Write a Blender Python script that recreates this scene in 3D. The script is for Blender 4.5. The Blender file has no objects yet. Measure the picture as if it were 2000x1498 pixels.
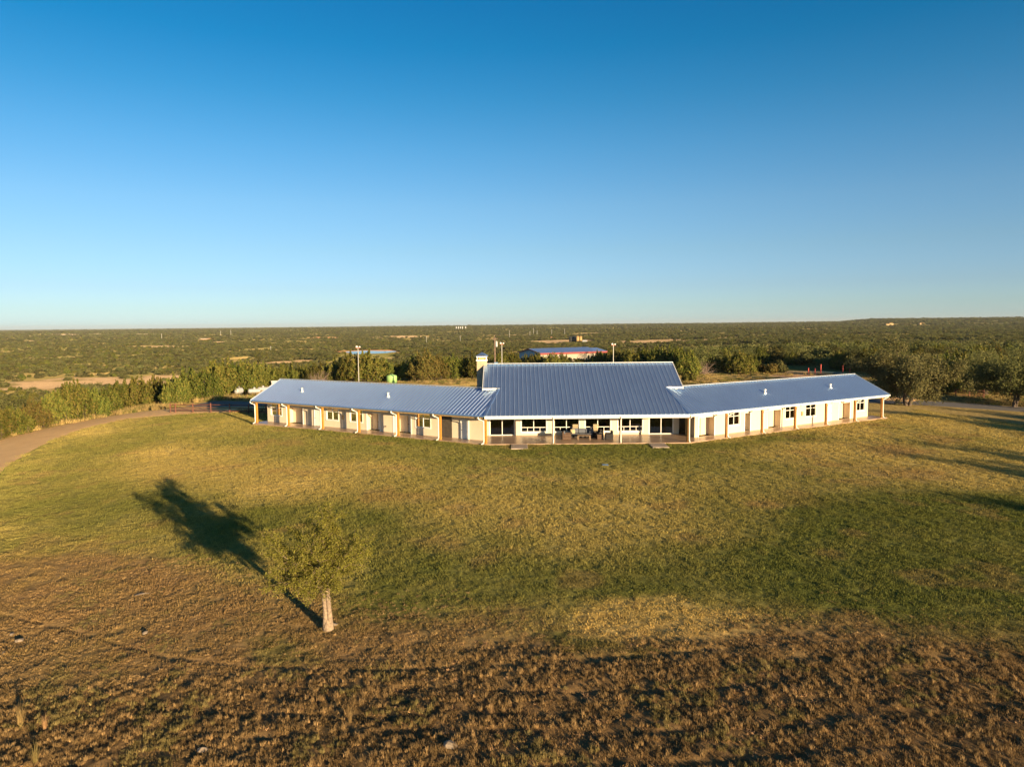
import bpy, math, random
import numpy as np
from mathutils import Vector
R = math.radians
random.seed(7)
# ------------------------------------------------------------------ camera, sky, sun, exposure
sc = bpy.context.scene
col = sc.collection
F, CAMH, PITCH, ROLL = 1390.0, 12.0, R(4.73), R(0.5)
cam = bpy.data.cameras.new('camera'); cam.sensor_width = 36; cam.lens = F/2000*36
cam.clip_start = 0.5; cam.clip_end = 90000
co = bpy.data.objects.new('camera', cam); col.objects.link(co); sc.camera = co
from mathutils import Matrix
co.matrix_world = Matrix.Translation((0, 0, CAMH)) @ Matrix.Rotation(R(90)-PITCH, 4, 'X') @ Matrix.Rotation(-ROLL, 4, 'Z')

SUN_EL, SUN_AZ = R(8.0), math.atan2(.59, -.807)        # azimuth from +Y towards +X
sd = Vector((math.sin(SUN_AZ)*math.cos(SUN_EL), math.cos(SUN_AZ)*math.cos(SUN_EL), math.sin(SUN_EL)))
w = bpy.data.worlds.new('World'); sc.world = w; w.use_nodes = True
nt = w.node_tree; nt.nodes.clear()
sky = nt.nodes.new('ShaderNodeTexSky'); sky.sky_type = 'NISHITA'; sky.sun_disc = False
sky.sun_elevation = SUN_EL; sky.sun_rotation = SUN_AZ
sky.air_density = 1.0; sky.dust_density = 0.6; sky.ozone_density = 2.2; sky.altitude = 700
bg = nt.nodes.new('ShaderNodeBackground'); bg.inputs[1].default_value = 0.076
wo = nt.nodes.new('ShaderNodeOutputWorld')
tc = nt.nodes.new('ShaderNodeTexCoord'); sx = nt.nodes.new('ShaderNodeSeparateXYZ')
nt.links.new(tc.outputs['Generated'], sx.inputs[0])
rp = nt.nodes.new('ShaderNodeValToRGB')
SKYRAMP = [(0.0, (.76, 1.08, 1.95)), (.024, (.67, .90, 1.45)), (.05, (.63, .79, 1.2)), (.10, (.63, .78, 1.0)), (.16, (.58, .80, .98)), (.23, (.38, .77, .97)), (.29, (.20, .71, .93)), (.35, (.07, .64, .90)), (.42, (.04, .58, .88)), (.6, (.22, .42, .60)), (.9, (.30, .42, .52))]   # haze and polarisation low down; top stops darkened to cut ambient light
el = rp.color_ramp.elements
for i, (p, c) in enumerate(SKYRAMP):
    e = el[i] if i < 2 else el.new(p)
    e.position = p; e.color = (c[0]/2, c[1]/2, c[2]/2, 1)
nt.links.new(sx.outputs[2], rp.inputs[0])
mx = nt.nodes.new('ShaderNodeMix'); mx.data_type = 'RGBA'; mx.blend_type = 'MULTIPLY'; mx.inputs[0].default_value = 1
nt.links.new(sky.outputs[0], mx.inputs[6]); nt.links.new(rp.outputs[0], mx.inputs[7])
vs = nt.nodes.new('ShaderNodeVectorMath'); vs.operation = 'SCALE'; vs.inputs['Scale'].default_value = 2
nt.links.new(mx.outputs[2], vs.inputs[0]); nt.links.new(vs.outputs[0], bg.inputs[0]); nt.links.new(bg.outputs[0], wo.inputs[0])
sl = bpy.data.lights.new('sun', 'SUN'); sl.energy = 5.0; sl.angle = R(.5); sl.color = (1.0, .74, .42)
so = bpy.data.objects.new('sun', sl); col.objects.link(so)
so.rotation_euler = sd.to_track_quat('Z', 'Y').to_euler()
so.location = (60, -80, 60)
sc.view_settings.view_transform = 'Standard'; sc.view_settings.look = 'None'
sc.view_settings.exposure = 1.3; sc.view_settings.gamma = 1
sc.cycles.max_bounces = 6; sc.cycles.transparent_max_bounces = 12
sc.cycles.sample_clamp_indirect = 6

# ------------------------------------------------------------------ measuring helpers (a photo pixel to a place in the world)
def ray(px, py):
    u = (px-1000)/F; v = (749-py)/F; c, s = math.cos(ROLL), math.sin(ROLL)
    u2 = c*u+s*v; v2 = -s*u+c*v
    return (u2, math.cos(PITCH)+v2*math.sin(PITCH), -math.sin(PITCH)+v2*math.cos(PITCH))
def P(px, py, z=0.):
    """where the ray through a photo pixel meets the hilltop"""
    d = ray(px, py)
    for _ in range(8):
        t = (z-CAMH)/d[2]; z = z1(d[0]*t, d[1]*t)
    return (d[0]*t, d[1]*t)
def atD(px, D, py=700):
    d = ray(px, py); return (d[0]*D/d[1], D)
# ------------------------------------------------------------------ noise and terrain
def _h(ix, iy, s):
    h = (ix.astype(np.int64)*374761393 + iy.astype(np.int64)*668265263 + s*1442695041) & 0xffffffff
    h = ((h ^ (h >> 13))*1274126177) & 0xffffffff
    return ((h ^ (h >> 16)) & 0xffff)/65535.0
def vn(x, y, s=0):
    ix = np.floor(x); iy = np.floor(y); fx = x-ix; fy = y-iy
    fx = fx*fx*(3-2*fx); fy = fy*fy*(3-2*fy)
    a = _h(ix, iy, s); b = _h(ix+1, iy, s); c = _h(ix, iy+1, s); d = _h(ix+1, iy+1, s)
    return (a*(1-fx)+b*fx)*(1-fy)+(c*(1-fx)+d*fx)*fy
def fbm(x, y, sc_, s=0, o=4):
    v = 0; a = .5; t = 0; x = x/sc_; y = y/sc_
    for i in range(o):
        v = v+a*vn(x, y, s+i); t += a; a *= .5; x = x*2.03+7.1; y = y*2.03+3.7
    return v/t
def ss(a, b, x):
    t = np.clip((x-a)/(b-a), 0, 1); return t*t*(3-2*t)
def sp(x, k=4.):
    return k*np.logaddexp(0, x/k)
AZ = [-180, -70, -36, -28, -20, -6, 0, 10, 17, 24.5, 26.8, 36, 60, 100, 180]
ZP = [-8, -22, -27, -27, -26, -23, -21, -17, -12, -9, -9, -8, -8, -8, -8]
RS = [150, 106, 106, 112, 125, 150, 160, 175, 190, 212, 215, 200, 200, 150, 150]
RW = [300, 180, 200, 210, 230, 260, 300, 340, 400, 440, 450, 500, 500, 300, 300]
FR = [0, 4, 10, 11, 13, 19, 19, 16, 11, 13, 31, 30, 20, 0, 0]      # how far the land climbs again near the skyline
def zt(x, y):
    x = np.asarray(x, float); y = np.asarray(y, float)
    r = np.hypot(x, y); az = np.degrees(np.arctan2(x, y))
    near = -.068*(sp(-(x+8)-.6*(y-45))-sp(-32.+0*x)) - .04*sp((x-26)-.5*(y-40))
    near = np.maximum(near, -4)*(1-ss(120, 200, r))
    zp = np.interp(az, AZ, ZP); rs = np.interp(az, AZ, RS); rw = np.interp(az, AZ, RW)
    k = ss(0, 1, (r-rs)/rw)
    und = (fbm(x, y, 420, 11)-.5)*9*ss(350, 900, r) + (fbm(x, y, 90, 12)-.5)*3*ss(200, 400, r)
    far = np.interp(az, AZ, FR)*ss(1800, 5200, r)
    und = und*(1-.5*ss(4000, 9000, r))
    z = near + zp*k + und + far
    u = (x*POND[0]+y*POND[1])/math.hypot(*POND[:2])-math.hypot(*POND[:2]); v = (x*POND[1]-y*POND[0])/math.hypot(*POND[:2])
    q = np.hypot(u/75, v/48); kp = ss(2.0, 1.0, q); return z*(1-kp)+POND[2]*kp
POND = (-175., 877., -20.5)
def z1(x, y):
    return float(zt(np.array([x]), np.array([y]))[0])
def G(px, py):
    d = ray(px, py); t = 20.; st = 1.5
    while t < 20000:
        if CAMH+d[2]*t < z1(d[0]*t, d[1]*t): break
        t *= 1.01
    return (d[0]*t, d[1]*t)
def micro(x, y):
    r = np.hypot(x, y); k = ss(33, 20, y)*ss(60, 45, r)
    a = (fbm(x, y, .55, 31, 2)-.5)*(.05+.08*k) + (fbm(x, y, 2.5, 33, 2)-.5)*.06*k
    m = (r < 60) & (y < 34); s_ = np.zeros(np.shape(x)); s_[m] = swath(x[m], y[m]); a = a-.06*s_*(.4+.9*fbm(x, y, 4, 35, 2))*ss(16, 4, x)
    return a*ss(150, 60, r)

# ------------------------------------------------------------------ tagging and mesh helpers
def tag(o, label=None, cat=None, group=None, kind=None):
    if label: o['label'] = label
    if cat: o['category'] = cat
    if group: o['group'] = group
    if kind: o['kind'] = kind
    return o
def empty(name, loc=(0, 0, 0), rz=0, **k):
    o = bpy.data.objects.new(name, None); col.objects.link(o); o.location = loc; o.rotation_euler[2] = rz
    o.empty_display_size = .3
    return tag(o, **k)
def meshobj(name, V, Fc, mat, parent=None, smooth=False, mats=None):
    me = bpy.data.meshes.new(name); me.from_pydata([tuple(v) for v in V], [], [tuple(f) for f in Fc]); me.update()
    if smooth: me.polygons.foreach_set('use_smooth', [True]*len(me.polygons))
    me.materials.append(mat)
    o = bpy.data.objects.new(name, me); col.objects.link(o)
    if parent: o.parent = parent
    return o
def npmesh(name, V, Q, mat, smooth=False):
    """fast mesh from numpy arrays: V (n,3), Q (m,3 or 4)"""
    me = bpy.data.meshes.new(name); k = Q.shape[1]
    me.vertices.add(len(V)); me.vertices.foreach_set('co', np.ascontiguousarray(V, dtype=np.float32).ravel())
    me.loops.add(Q.size); me.loops.foreach_set('vertex_index', Q.astype(np.int32).ravel())
    me.polygons.add(len(Q)); me.polygons.foreach_set('loop_start', np.arange(0, Q.size, k, dtype=np.int32))
    me.update(calc_edges=True)
    if smooth: me.polygons.foreach_set('use_smooth', np.ones(len(Q), bool))
    if mat: me.materials.append(mat)
    return me
class Fr:
    """a frame on the ground: s along d, t along n (to the back), z up"""
    def __init__(s, o, d, n): s.o = np.array(o, float); s.d = np.array(d, float); s.n = np.array(n, float)
    def p(s, a, t, z):
        q = s.o+s.d*a+s.n*t; return (q[0], q[1], z)
W0 = Fr((0, 0), (1, 0), (0, 1))
class MB:
    def __init__(s): s.V = []; s.F = []
    def add(s, V, Fc):
        b = len(s.V); s.V += [tuple(v) for v in V]; s.F += [tuple(i+b for i in f) for f in Fc]
    def box(s, a0, a1, t0, t1, z0, z1_, fr=W0):
        V = [fr.p(a, t, z) for z in (z0, z1_) for t in (t0, t1) for a in (a0, a1)]
        s.add(V, [(0, 2, 3, 1), (4, 5, 7, 6), (0, 1, 5, 4), (2, 6, 7, 3), (0, 4, 6, 2), (1, 3, 7, 5)])
    def bar(s, p0, p1, w, h, up=(0, 0, 1)):
        p0 = Vector(p0); p1 = Vector(p1); d = (p1-p0).normalized(); up = Vector(up)
        x = d.cross(up)
        if x.length < 1e-4: x = d.cross(Vector((1, 0, 0)))
        x.normalize(); y = x.cross(d)
        V = [p+x*(i*w/2)+y*(j*h/2) for p in (p0, p1) for i, j in ((-1, -1), (1, -1), (1, 1), (-1, 1))]
        s.add(V, [(0, 1, 2, 3), (7, 6, 5, 4), (0, 4, 5, 1), (1, 5, 6, 2), (2, 6, 7, 3), (3, 7, 4, 0)])
    def tube(s, pts, r, n=8, cap=True):
        pts = [Vector(p) for p in pts]; rs = r if isinstance(r, (list, tuple)) else [r]*len(pts)
        b = len(s.V)
        for i, p in enumerate(pts):
            d = (pts[min(i+1, len(pts)-1)]-pts[max(i-1, 0)]).normalized()
            x = d.orthogonal().normalized() if i == 0 else (x-d*x.dot(d)).normalized()
            y = d.cross(x)
            for k in range(n):
                a = 2*math.pi*k/n; s.V.append(tuple(p+x*(math.cos(a)*rs[i])+y*(math.sin(a)*rs[i])))
        for i in range(len(pts)-1):
            for k in range(n):
                a = b+i*n+k; c = b+i*n+(k+1) % n; s.F.append((a, c, c+n, a+n))
        if cap:
            s.F.append(tuple(b+k for k in range(n))[::-1]); s.F.append(tuple(b+(len(pts)-1)*n+k for k in range(n)))
    def slab(s, poly, th):
        n = len(poly); V = list(poly)+[(p[0], p[1], p[2]-th) for p in poly]
        s.add(V, [tuple(range(n)), tuple(range(n, 2*n))[::-1]]+[(i, i+n, (i+1) % n+n, (i+1) % n) for i in range(n)])
    def lathe(s, c, prof, n=16):
        b = len(s.V)
        for r_, z in prof:
            for k in range(n):
                a = 2*math.pi*k/n; s.V.append((c[0]+r_*math.cos(a), c[1]+r_*math.sin(a), c[2]+z))
        for i in range(len(prof)-1):
            for k in range(n):
                a = b+i*n+k; c2 = b+i*n+(k+1) % n; s.F.append((a, c2, c2+n, a+n))
        s.F.append(tuple(b+k for k in range(n))[::-1]); s.F.append(tuple(b+(len(prof)-1)*n+k for k in range(n)))
    def build(s, name, mat, parent=None, smooth=False, bevel=0):
        o = meshobj(name, s.V, s.F, mat, parent, smooth)
        if parent:   # vertices were given in world space
            r = parent
            while r.parent: r = r.parent
            if r.type == 'EMPTY': o.data.transform(Matrix.Rotation(-r.rotation_euler[2], 4, 'Z') @ Matrix.Translation(-r.location))
        if bevel:
            m = o.modifiers.new('b', 'BEVEL'); m.width = bevel; m.segments = 2; m.limit_method = 'ANGLE'
        return o

# ------------------------------------------------------------------ materials
def mat(name, c, rough=.7, metal=0., noise=0., scale=3., bump=0., bscale=8., c2=None, spec=.5, coat=0.):
    m = bpy.data.materials.new(name); m.use_nodes = True; n = m.node_tree; b = n.nodes['Principled BSDF']
    b.inputs['Base Color'].default_value = (*c, 1); b.inputs['Roughness'].default_value = rough
    b.inputs['Metallic'].default_value = metal; b.inputs['Specular IOR Level'].default_value = spec
    tcn = n.nodes.new('ShaderNodeTexCoord')
    if noise or c2:
        t = n.nodes.new('ShaderNodeTexNoise'); t.inputs['Scale'].default_value = scale; t.inputs['Detail'].default_value = 6
        n.links.new(tcn.outputs['Object'], t.inputs['Vector'])
        r = n.nodes.new('ShaderNodeValToRGB'); r.color_ramp.elements[0].position = .3; r.color_ramp.elements[1].position = .7
        lo = c2 if c2 else tuple(v*(1-noise) for v in c); hi = c if c2 else tuple(min(1, v*(1+noise)) for v in c)
        r.color_ramp.elements[0].color = (*lo, 1); r.color_ramp.elements[1].color = (*hi, 1)
        n.links.new(t.outputs[0], r.inputs[0]); n.links.new(r.outputs[0], b.inputs['Base Color'])
    if bump:
        t = n.nodes.new('ShaderNodeTexNoise'); t.inputs['Scale'].default_value = bscale; t.inputs['Detail'].default_value = 5
        n.links.new(tcn.outputs['Object'], t.inputs['Vector'])
        bp = n.nodes.new('ShaderNodeBump'); bp.inputs['Strength'].default_value = bump; bp.inputs['Distance'].default_value = .05
        n.links.new(t.outputs[0], bp.inputs['Height']); n.links.new(bp.outputs[0], b.inputs['Normal'])
    return m
M = {}
M['stucco'] = mat('stucco', (.68, .57, .42), .85, noise=.04, scale=.7, bump=.15, bscale=30)
M['trim'] = mat('white_trim', (.78, .76, .70), .5, noise=.03)
M['gutter'] = mat('gutter_paint', (.72, .70, .64), .35, noise=.03)
M['door'] = mat('door_paint', (.66, .62, .54), .45, noise=.04)
M['tanwood'] = mat('tan_wood', (.50, .33, .15), .6, noise=.2, scale=4)
M['post'] = mat('cedar_post', (.50, .24, .035), .55, c2=(.36, .15, .025), scale=6, bump=.2)
M['patio'] = mat('stained_concrete', (.42, .29, .19), .32, c2=(.33, .22, .15), scale=1.2, bump=.05)
M['slab'] = mat('plain_concrete', (.42, .33, .26), .7, noise=.12, scale=2, bump=.1)
M['stone'] = mat('limestone', (.52, .38, .25), .85, c2=(.40, .29, .19), scale=5, bump=.7, bscale=6)
M['dark'] = mat('interior_shade', (.07, .055, .04), .8, noise=.2)  # dark brown stands in for the unlit rooms and passage
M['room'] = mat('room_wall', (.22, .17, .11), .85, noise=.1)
M['floor'] = mat('room_floor', (.16, .10, .06), .4, noise=.2)
M['blind'] = mat('window_blind', (.20, .19, .16), .8, noise=.1)
M['wicker'] = mat('wicker', (.09, .05, .03), .75, noise=.35, scale=40, bump=.5, bscale=60)
M['wickerd'] = mat('dark_wicker', (.02, .018, .018), .7, noise=.3, scale=40, bump=.4, bscale=60)
M['cushion'] = mat('grey_cushion', (.10, .11, .14), .9, noise=.1, bump=.1)
M['beige'] = mat('beige_cushion', (.40, .32, .20), .9, noise=.1)
M['tabletop'] = mat('weathered_wood', (.17, .11, .065), .6, noise=.25, scale=9)
M['fence'] = mat('rusty_pipe', (.20, .065, .035), .7, c2=(.10, .04, .025), scale=3)
M['redpipe'] = mat('red_pipe', (.55, .05, .035), .5, noise=.15)
M['pole'] = mat('galvanised_pole', (.48, .46, .42), .5, metal=.3, noise=.1)
M['woodpole'] = mat('wood_pole', (.22, .15, .10), .85, c2=(.12, .08, .06), scale=5)
M['vent'] = mat('vent_white', (.62, .60, .56), .5)
M['lampw'] = mat('lamp_white', (.75, .74, .70), .4, noise=.03)
M['lampr'] = mat('lamp_red', (.5, .10, .05), .5, noise=.1)
M['barnwall'] = mat('barn_cream', (.34, .29, .22), .6, noise=.06)
M['barnshade'] = mat('barn_shaded', (.42, .47, .50), .6, noise=.06)  # blue-grey of the shaded gable end put into its wall colour
M['barnroof'] = mat('barn_roof', (.52, .62, .80), .4, metal=.8, noise=.1)
M['red'] = mat('red_trim', (.22, .028, .024), .5, noise=.08)
M['tankgreen'] = mat('green_tank', (.30, .50, .18), .5, noise=.08)
M['tankdark'] = mat('dark_tank', (.04, .04, .035), .6, noise=.2)
M['tanktan'] = mat('tan_tank', (.42, .26, .10), .6, noise=.12)
M['tankwhite'] = mat('white_tank', (.36, .36, .36), .4, noise=.05)
M['rock'] = mat('limestone_rock', (.30, .235, .17), .9, c2=(.20, .155, .11), scale=4, bump=.5)
M['bark'] = mat('bark', (.36, .27, .18), .9, c2=(.17, .12, .085), scale=9, bump=.8, bscale=14)
M['barkd'] = mat('dark_bark', (.13, .095, .07), .9, c2=(.07, .05, .04), scale=9, bump=.6, bscale=12)
M['deadwood'] = mat('dead_wood', (.33, .24, .19), .9, noise=.25, scale=6)
M['rust'] = mat('rusty_steel', (.25, .12, .06), .8, noise=.3)
M['shade'] = mat('dark_metal', (.05, .05, .055), .6, noise=.1)
M['blue'] = mat('blue_plastic', (.10, .22, .38), .5, noise=.1)

def roofmat(name, c, rough, metal):
    m = mat(name, c, rough, metal=metal, noise=.05, scale=.35)
    n = m.node_tree; b = n.nodes['Principled BSDF']
    t = n.nodes.new('ShaderNodeTexNoise'); t.inputs['Scale'].default_value = .9; t.inputs['Detail'].default_value = 3
    g = n.nodes.new('ShaderNodeNewGeometry'); n.links.new(g.outputs['Position'], t.inputs['Vector'])
    mr = n.nodes.new('ShaderNodeMapRange'); mr.inputs[3].default_value = rough-.06; mr.inputs[4].default_value = rough+.08
    n.links.new(t.outputs[0], mr.inputs[0]); n.links.new(mr.outputs[0], b.inputs['Roughness'])
    bp = n.nodes.new('ShaderNodeBump'); bp.inputs['Strength'].default_value = .12; bp.inputs['Distance'].default_value = .03
    n.links.new(t.outputs[0], bp.inputs['Height']); n.links.new(bp.outputs[0], b.inputs['Normal'])
    return m
M['roof'] = roofmat('galvalume_roof', (.49, .69, .98), .36, .91)
M['rib'] = mat('standing_seam', (.52, .60, .74), .4, metal=.68, noise=.05)
M['cap'] = mat('roof_trim_metal', (.66, .66, .66), .45, metal=.5, noise=.05)

def glassmat(name, tint, refl):
    m = bpy.data.materials.new(name); m.use_nodes = True; n = m.node_tree; n.nodes.clear()
    o = n.nodes.new('ShaderNodeOutputMaterial'); a = n.nodes.new('ShaderNodeBsdfTransparent'); a.inputs[0].default_value = (*tint, 1)
    g = n.nodes.new('ShaderNodeBsdfGlossy'); g.inputs['Roughness'].default_value = .03
    fz = n.nodes.new('ShaderNodeFresnel'); fz.inputs[0].default_value = refl
    x = n.nodes.new('ShaderNodeMixShader')
    n.links.new(fz.outputs[0], x.inputs[0]); n.links.new(a.outputs[0], x.inputs[1]); n.links.new(g.outputs[0], x.inputs[2]); n.links.new(x.outputs[0], o.inputs[0])
    return m
M['glass'] = glassmat('window_glass', (.38, .38, .35), 1.75)

def leafmat(name, cols, trans=.25):
    m = bpy.data.materials.new(name); m.use_nodes = True; n = m.node_tree; n.nodes.clear()
    o = n.nodes.new('ShaderNodeOutputMaterial'); d = n.nodes.new('ShaderNodeBsdfDiffuse'); t = n.nodes.new('ShaderNodeBsdfTranslucent')
    x = n.nodes.new('ShaderNodeMixShader'); x.inputs[0].default_value = trans
    g = n.nodes.new('ShaderNodeNewGeometry'); oi = n.nodes.new('ShaderNodeObjectInfo')
    r = n.nodes.new('ShaderNodeValToRGB'); e = r.color_ramp.elements
    for i, c in enumerate(cols):
        q = e[i] if i < 2 else e.new(i/(len(cols)-1))
        q.position = i/(len(cols)-1); q.color = (*c, 1)
    n.links.new(g.outputs['Random Per Island'], r.inputs[0])
    hs = n.nodes.new('ShaderNodeHueSaturation')
    mh = n.nodes.new('ShaderNodeMapRange'); mh.inputs[3].default_value = .475; mh.inputs[4].default_value = .52
    mv = n.nodes.new('ShaderNodeMapRange'); mv.inputs[3].default_value = .7; mv.inputs[4].default_value = 1.35
    ml = n.nodes.new('ShaderNodeMath'); ml.operation = 'MULTIPLY'; ml.inputs[1].default_value = 7.31
    fr = n.nodes.new('ShaderNodeMath'); fr.operation = 'FRACT'
    n.links.new(oi.outputs['Random'], mh.inputs[0]); n.links.new(oi.outputs['Random'], ml.inputs[0]); n.links.new(ml.outputs[0], fr.inputs[0]); n.links.new(fr.outputs[0], mv.inputs[0])
    n.links.new(mh.outputs[0], hs.inputs['Hue']); n.links.new(mv.outputs[0], hs.inputs['Value']); n.links.new(r.outputs[0], hs.inputs['Color'])
    n.links.new(hs.outputs[0], d.inputs[0]); n.links.new(hs.outputs[0], t.inputs[0])
    n.links.new(d.outputs[0], x.inputs[1]); n.links.new(t.outputs[0], x.inputs[2]); n.links.new(x.outputs[0], o.inputs[0])
    return m
M['juniper'] = leafmat('juniper_leaf', [(.055, .075, .018), (.10, .12, .026), (.16, .155, .034), (.21, .175, .045)])
M['mesquite'] = leafmat('mesquite_leaf', [(.085, .095, .036), (.135, .14, .05), (.19, .18, .065)], .35)
M['oakleaf'] = leafmat('lawn_tree_leaf', [(.08, .08, .018), (.18, .165, .032), (.27, .23, .052), (.13, .11, .035)], .35)
M['mesqlight'] = leafmat('pale_mesquite_leaf', [(.11, .115, .05), (.18, .175, .07), (.25, .225, .09)], .35)
M['scrub'] = leafmat('scrub_leaf', [(.065, .073, .028), (.115, .115, .042), (.165, .15, .058)], .2)
M['russet'] = leafmat('russet_leaf', [(.07, .085, .022), (.16, .12, .035), (.11, .11, .03)])
M['straw'] = leafmat('straw', [(.32, .22, .09), (.45, .32, .14), (.25, .16, .07)], .3)

def attrmat(name, kind, bump, trans=0.):
    """colour from the painted-by-place attribute tcol (the grass's own colour), plus fine variation"""
    m = bpy.data.materials.new(name); m.use_nodes = True; n = m.node_tree; n.nodes.clear()
    o = n.nodes.new('ShaderNodeOutputMaterial'); d = n.nodes.new('ShaderNodeBsdfDiffuse'); d.inputs['Roughness'].default_value = .6
    a = n.nodes.new('ShaderNodeAttribute'); a.attribute_type = kind; a.attribute_name = 'tcol'
    g = n.nodes.new('ShaderNodeNewGeometry')
    hs = n.nodes.new('ShaderNodeHueSaturation'); mv = n.nodes.new('ShaderNodeMapRange')
    n.links.new(a.outputs['Color'], hs.inputs['Color']); n.links.new(mv.outputs[0], hs.inputs['Value'])
    if kind == 'INSTANCER':
        mv.inputs[3].default_value = .65; mv.inputs[4].default_value = 1.45
        n.links.new(g.outputs['Random Per Island'], mv.inputs[0])
        t = n.nodes.new('ShaderNodeBsdfTranslucent'); x = n.nodes.new('ShaderNodeMixShader'); x.inputs[0].default_value = trans
        n.links.new(hs.outputs[0], d.inputs[0]); n.links.new(hs.outputs[0], t.inputs[0])
        n.links.new(d.outputs[0], x.inputs[1]); n.links.new(t.outputs[0], x.inputs[2]); n.links.new(x.outputs[0], o.inputs[0])
        return m
    t = n.nodes.new('ShaderNodeTexNoise'); t.inputs['Scale'].default_value = 2.2; t.inputs['Detail'].default_value = 8; t.inputs['Roughness'].default_value = .7
    n.links.new(g.outputs['Position'], t.inputs['Vector'])
    mv.inputs[1].default_value = .3; mv.inputs[2].default_value = .7; mv.inputs[3].default_value = .6; mv.inputs[4].default_value = 1.4
    n.links.new(t.outputs[0], mv.inputs[0])
    bp = n.nodes.new('ShaderNodeBump'); bp.inputs['Strength'].default_value = bump; bp.inputs['Distance'].default_value = .35
    t2 = n.nodes.new('ShaderNodeTexNoise'); t2.inputs['Scale'].default_value = 1.3; t2.inputs['Detail'].default_value = 10; t2.inputs['Roughness'].default_value = .75
    n.links.new(g.outputs['Position'], t2.inputs['Vector'])
    n.links.new(t2.outputs[0], bp.inputs['Height']); n.links.new(bp.outputs[0], d.inputs['Normal'])
    n.links.new(hs.outputs[0], d.inputs[0]); n.links.new(d.outputs[0], o.inputs[0])
    return m
M['ground'] = attrmat('ground_soil', 'GEOMETRY', .7)
M['grass'] = attrmat('grass_blades', 'INSTANCER', 0, .3)
M['dirt'] = mat('dirt_road', (.95, .58, .23), .95, c2=(.86, .50, .19), scale=.6, bump=1., bscale=5)
[q for q in M['dirt'].node_tree.nodes if q.type == 'BUMP'][0].inputs['Distance'].default_value = .22   # stony, rutted surface
M['gravel'] = mat('grey_gravel', (.17, .15, .14), .95, c2=(.12, .11, .10), scale=.8, bump=.5, bscale=4)
M['water'] = mat('pond_water', (.05, .09, .12), .12, noise=.05)

# ------------------------------------------------------------------ what grows where
def inpoly(x, y, poly):
    r = np.zeros(np.shape(x), bool); n = len(poly); j = n-1
    for i in range(n):
        xi, yi = poly[i]; xj, yj = poly[j]
        if yi != yj:
            r ^= ((yi > y) != (yj > y)) & (x < (xj-xi)*(y-yi)/(yj-yi)+xi)
        j = i
    return r
def segdist(x, y, poly, closed=True):
    d = np.full(np.shape(x), 1e9); n = len(poly)
    for i in range(n if closed else n-1):
        ax, ay = poly[i]; bx, by = poly[(i+1) % n]; vx, vy = bx-ax, by-ay
        t = np.clip(((x-ax)*vx+(y-ay)*vy)/(vx*vx+vy*vy+1e-9), 0, 1)
        d = np.minimum(d, np.hypot(x-ax-t*vx, y-ay-t*vy))
    return d
def mask(x, y, poly, w):
    d = segdist(x, y, poly); d = np.where(inpoly(x, y, poly), d, -d)
    return ss(-w, w, d+(fbm(x, y, w*2.2, 51, 3)-.5)*w*2.6)
def pp(*a): return [P(*q) for q in a]
def swath(x, y):
    """the mower's ruts: thin bare arcs across the unmown foreground"""
    r = np.zeros(np.shape(x))
    for pts, w_ in SW: r = np.maximum(r, ss(w_*1.3, w_*.5, segdist(x, y, pts, False)+(fbm(x, y, 1.2, 61, 2)-.5)*.35))
    return r
SW = [(pp((-100, 1195), (0, 1200), (150, 1235), (330, 1285), (450, 1300), (700, 1312), (1000, 1300), (1200, 1285), (1500, 1262), (1800, 1240), (2100, 1225)), .17),
      (pp((500, 1440), (900, 1425), (1200, 1435), (1500, 1420), (1800, 1385), (2100, 1370)), .14), (pp((700, 1340), (1000, 1352), (1300, 1352), (1700, 1320), (2100, 1290)), .10),
      (pp((300, 1380), (450, 1395), (700, 1400), (1100, 1395)), .10), (pp((1000, 1500), (1400, 1490), (1800, 1455), (2100, 1440)), .14)]
GREENS = [(pp((1330, 1160), (1500, 1010), (1680, 965), (2150, 960), (2250, 1230), (1750, 1225), (1500, 1190), (1200, 1160)), 2.0, .95),
          (pp((400, 985), (600, 975), (800, 1000), (900, 1080), (1400, 1090), (1350, 1165), (1000, 1185), (700, 1190), (560, 1100)), 1.5, .85),
          (pp((940, 868), (1350, 864), (1600, 845), (1600, 860), (1300, 895), (1000, 890), (800, 868), (560, 840), (560, 832), (800, 856)), 1.4, .8),
          (pp((-150, 1000), (130, 955), (330, 990), (250, 1050), (-150, 1100)), 2.0, .4),
          (pp((1060, 1230), (1160, 1225), (1280, 1290), (1130, 1280)), .5, .8),
          (pp((480, 1240), (620, 1245), (640, 1300), (500, 1300)), .6, .6),
          (pp((560, 900), (900, 930), (1000, 950), (800, 980), (620, 940)), 2.5, .3)]
BROWNS = [(pp((-300, 1130), (150, 1075), (430, 1100), (560, 1160), (800, 1195), (1000, 1215), (1120, 1235), (1450, 1200), (1800, 1215), (2300, 1200), (2600, 1700), (-700, 1700)), .9, .95),
          (pp((1480, 985), (1560, 965), (1660, 975), (1600, 1000)), .8, .6),
          (pp((1700, 870), (1760, 862), (1800, 885), (1720, 892)), 1., .6), (pp((1800, 850), (1860, 850), (1880, 868), (1810, 866)), 1., .6),
          (pp((1650, 910), (1900, 915), (1900, 935), (1700, 930)), 1.5, .35)]
TANS = [(pp((1110, 1205), (1200, 1165), (1330, 1162), (1460, 1200), (1400, 1240), (1250, 1255), (1130, 1240)), .5, .95),
        (pp((300, 880), (700, 900), (950, 960), (900, 985), (560, 975), (250, 930)), 3, .5)]
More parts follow.
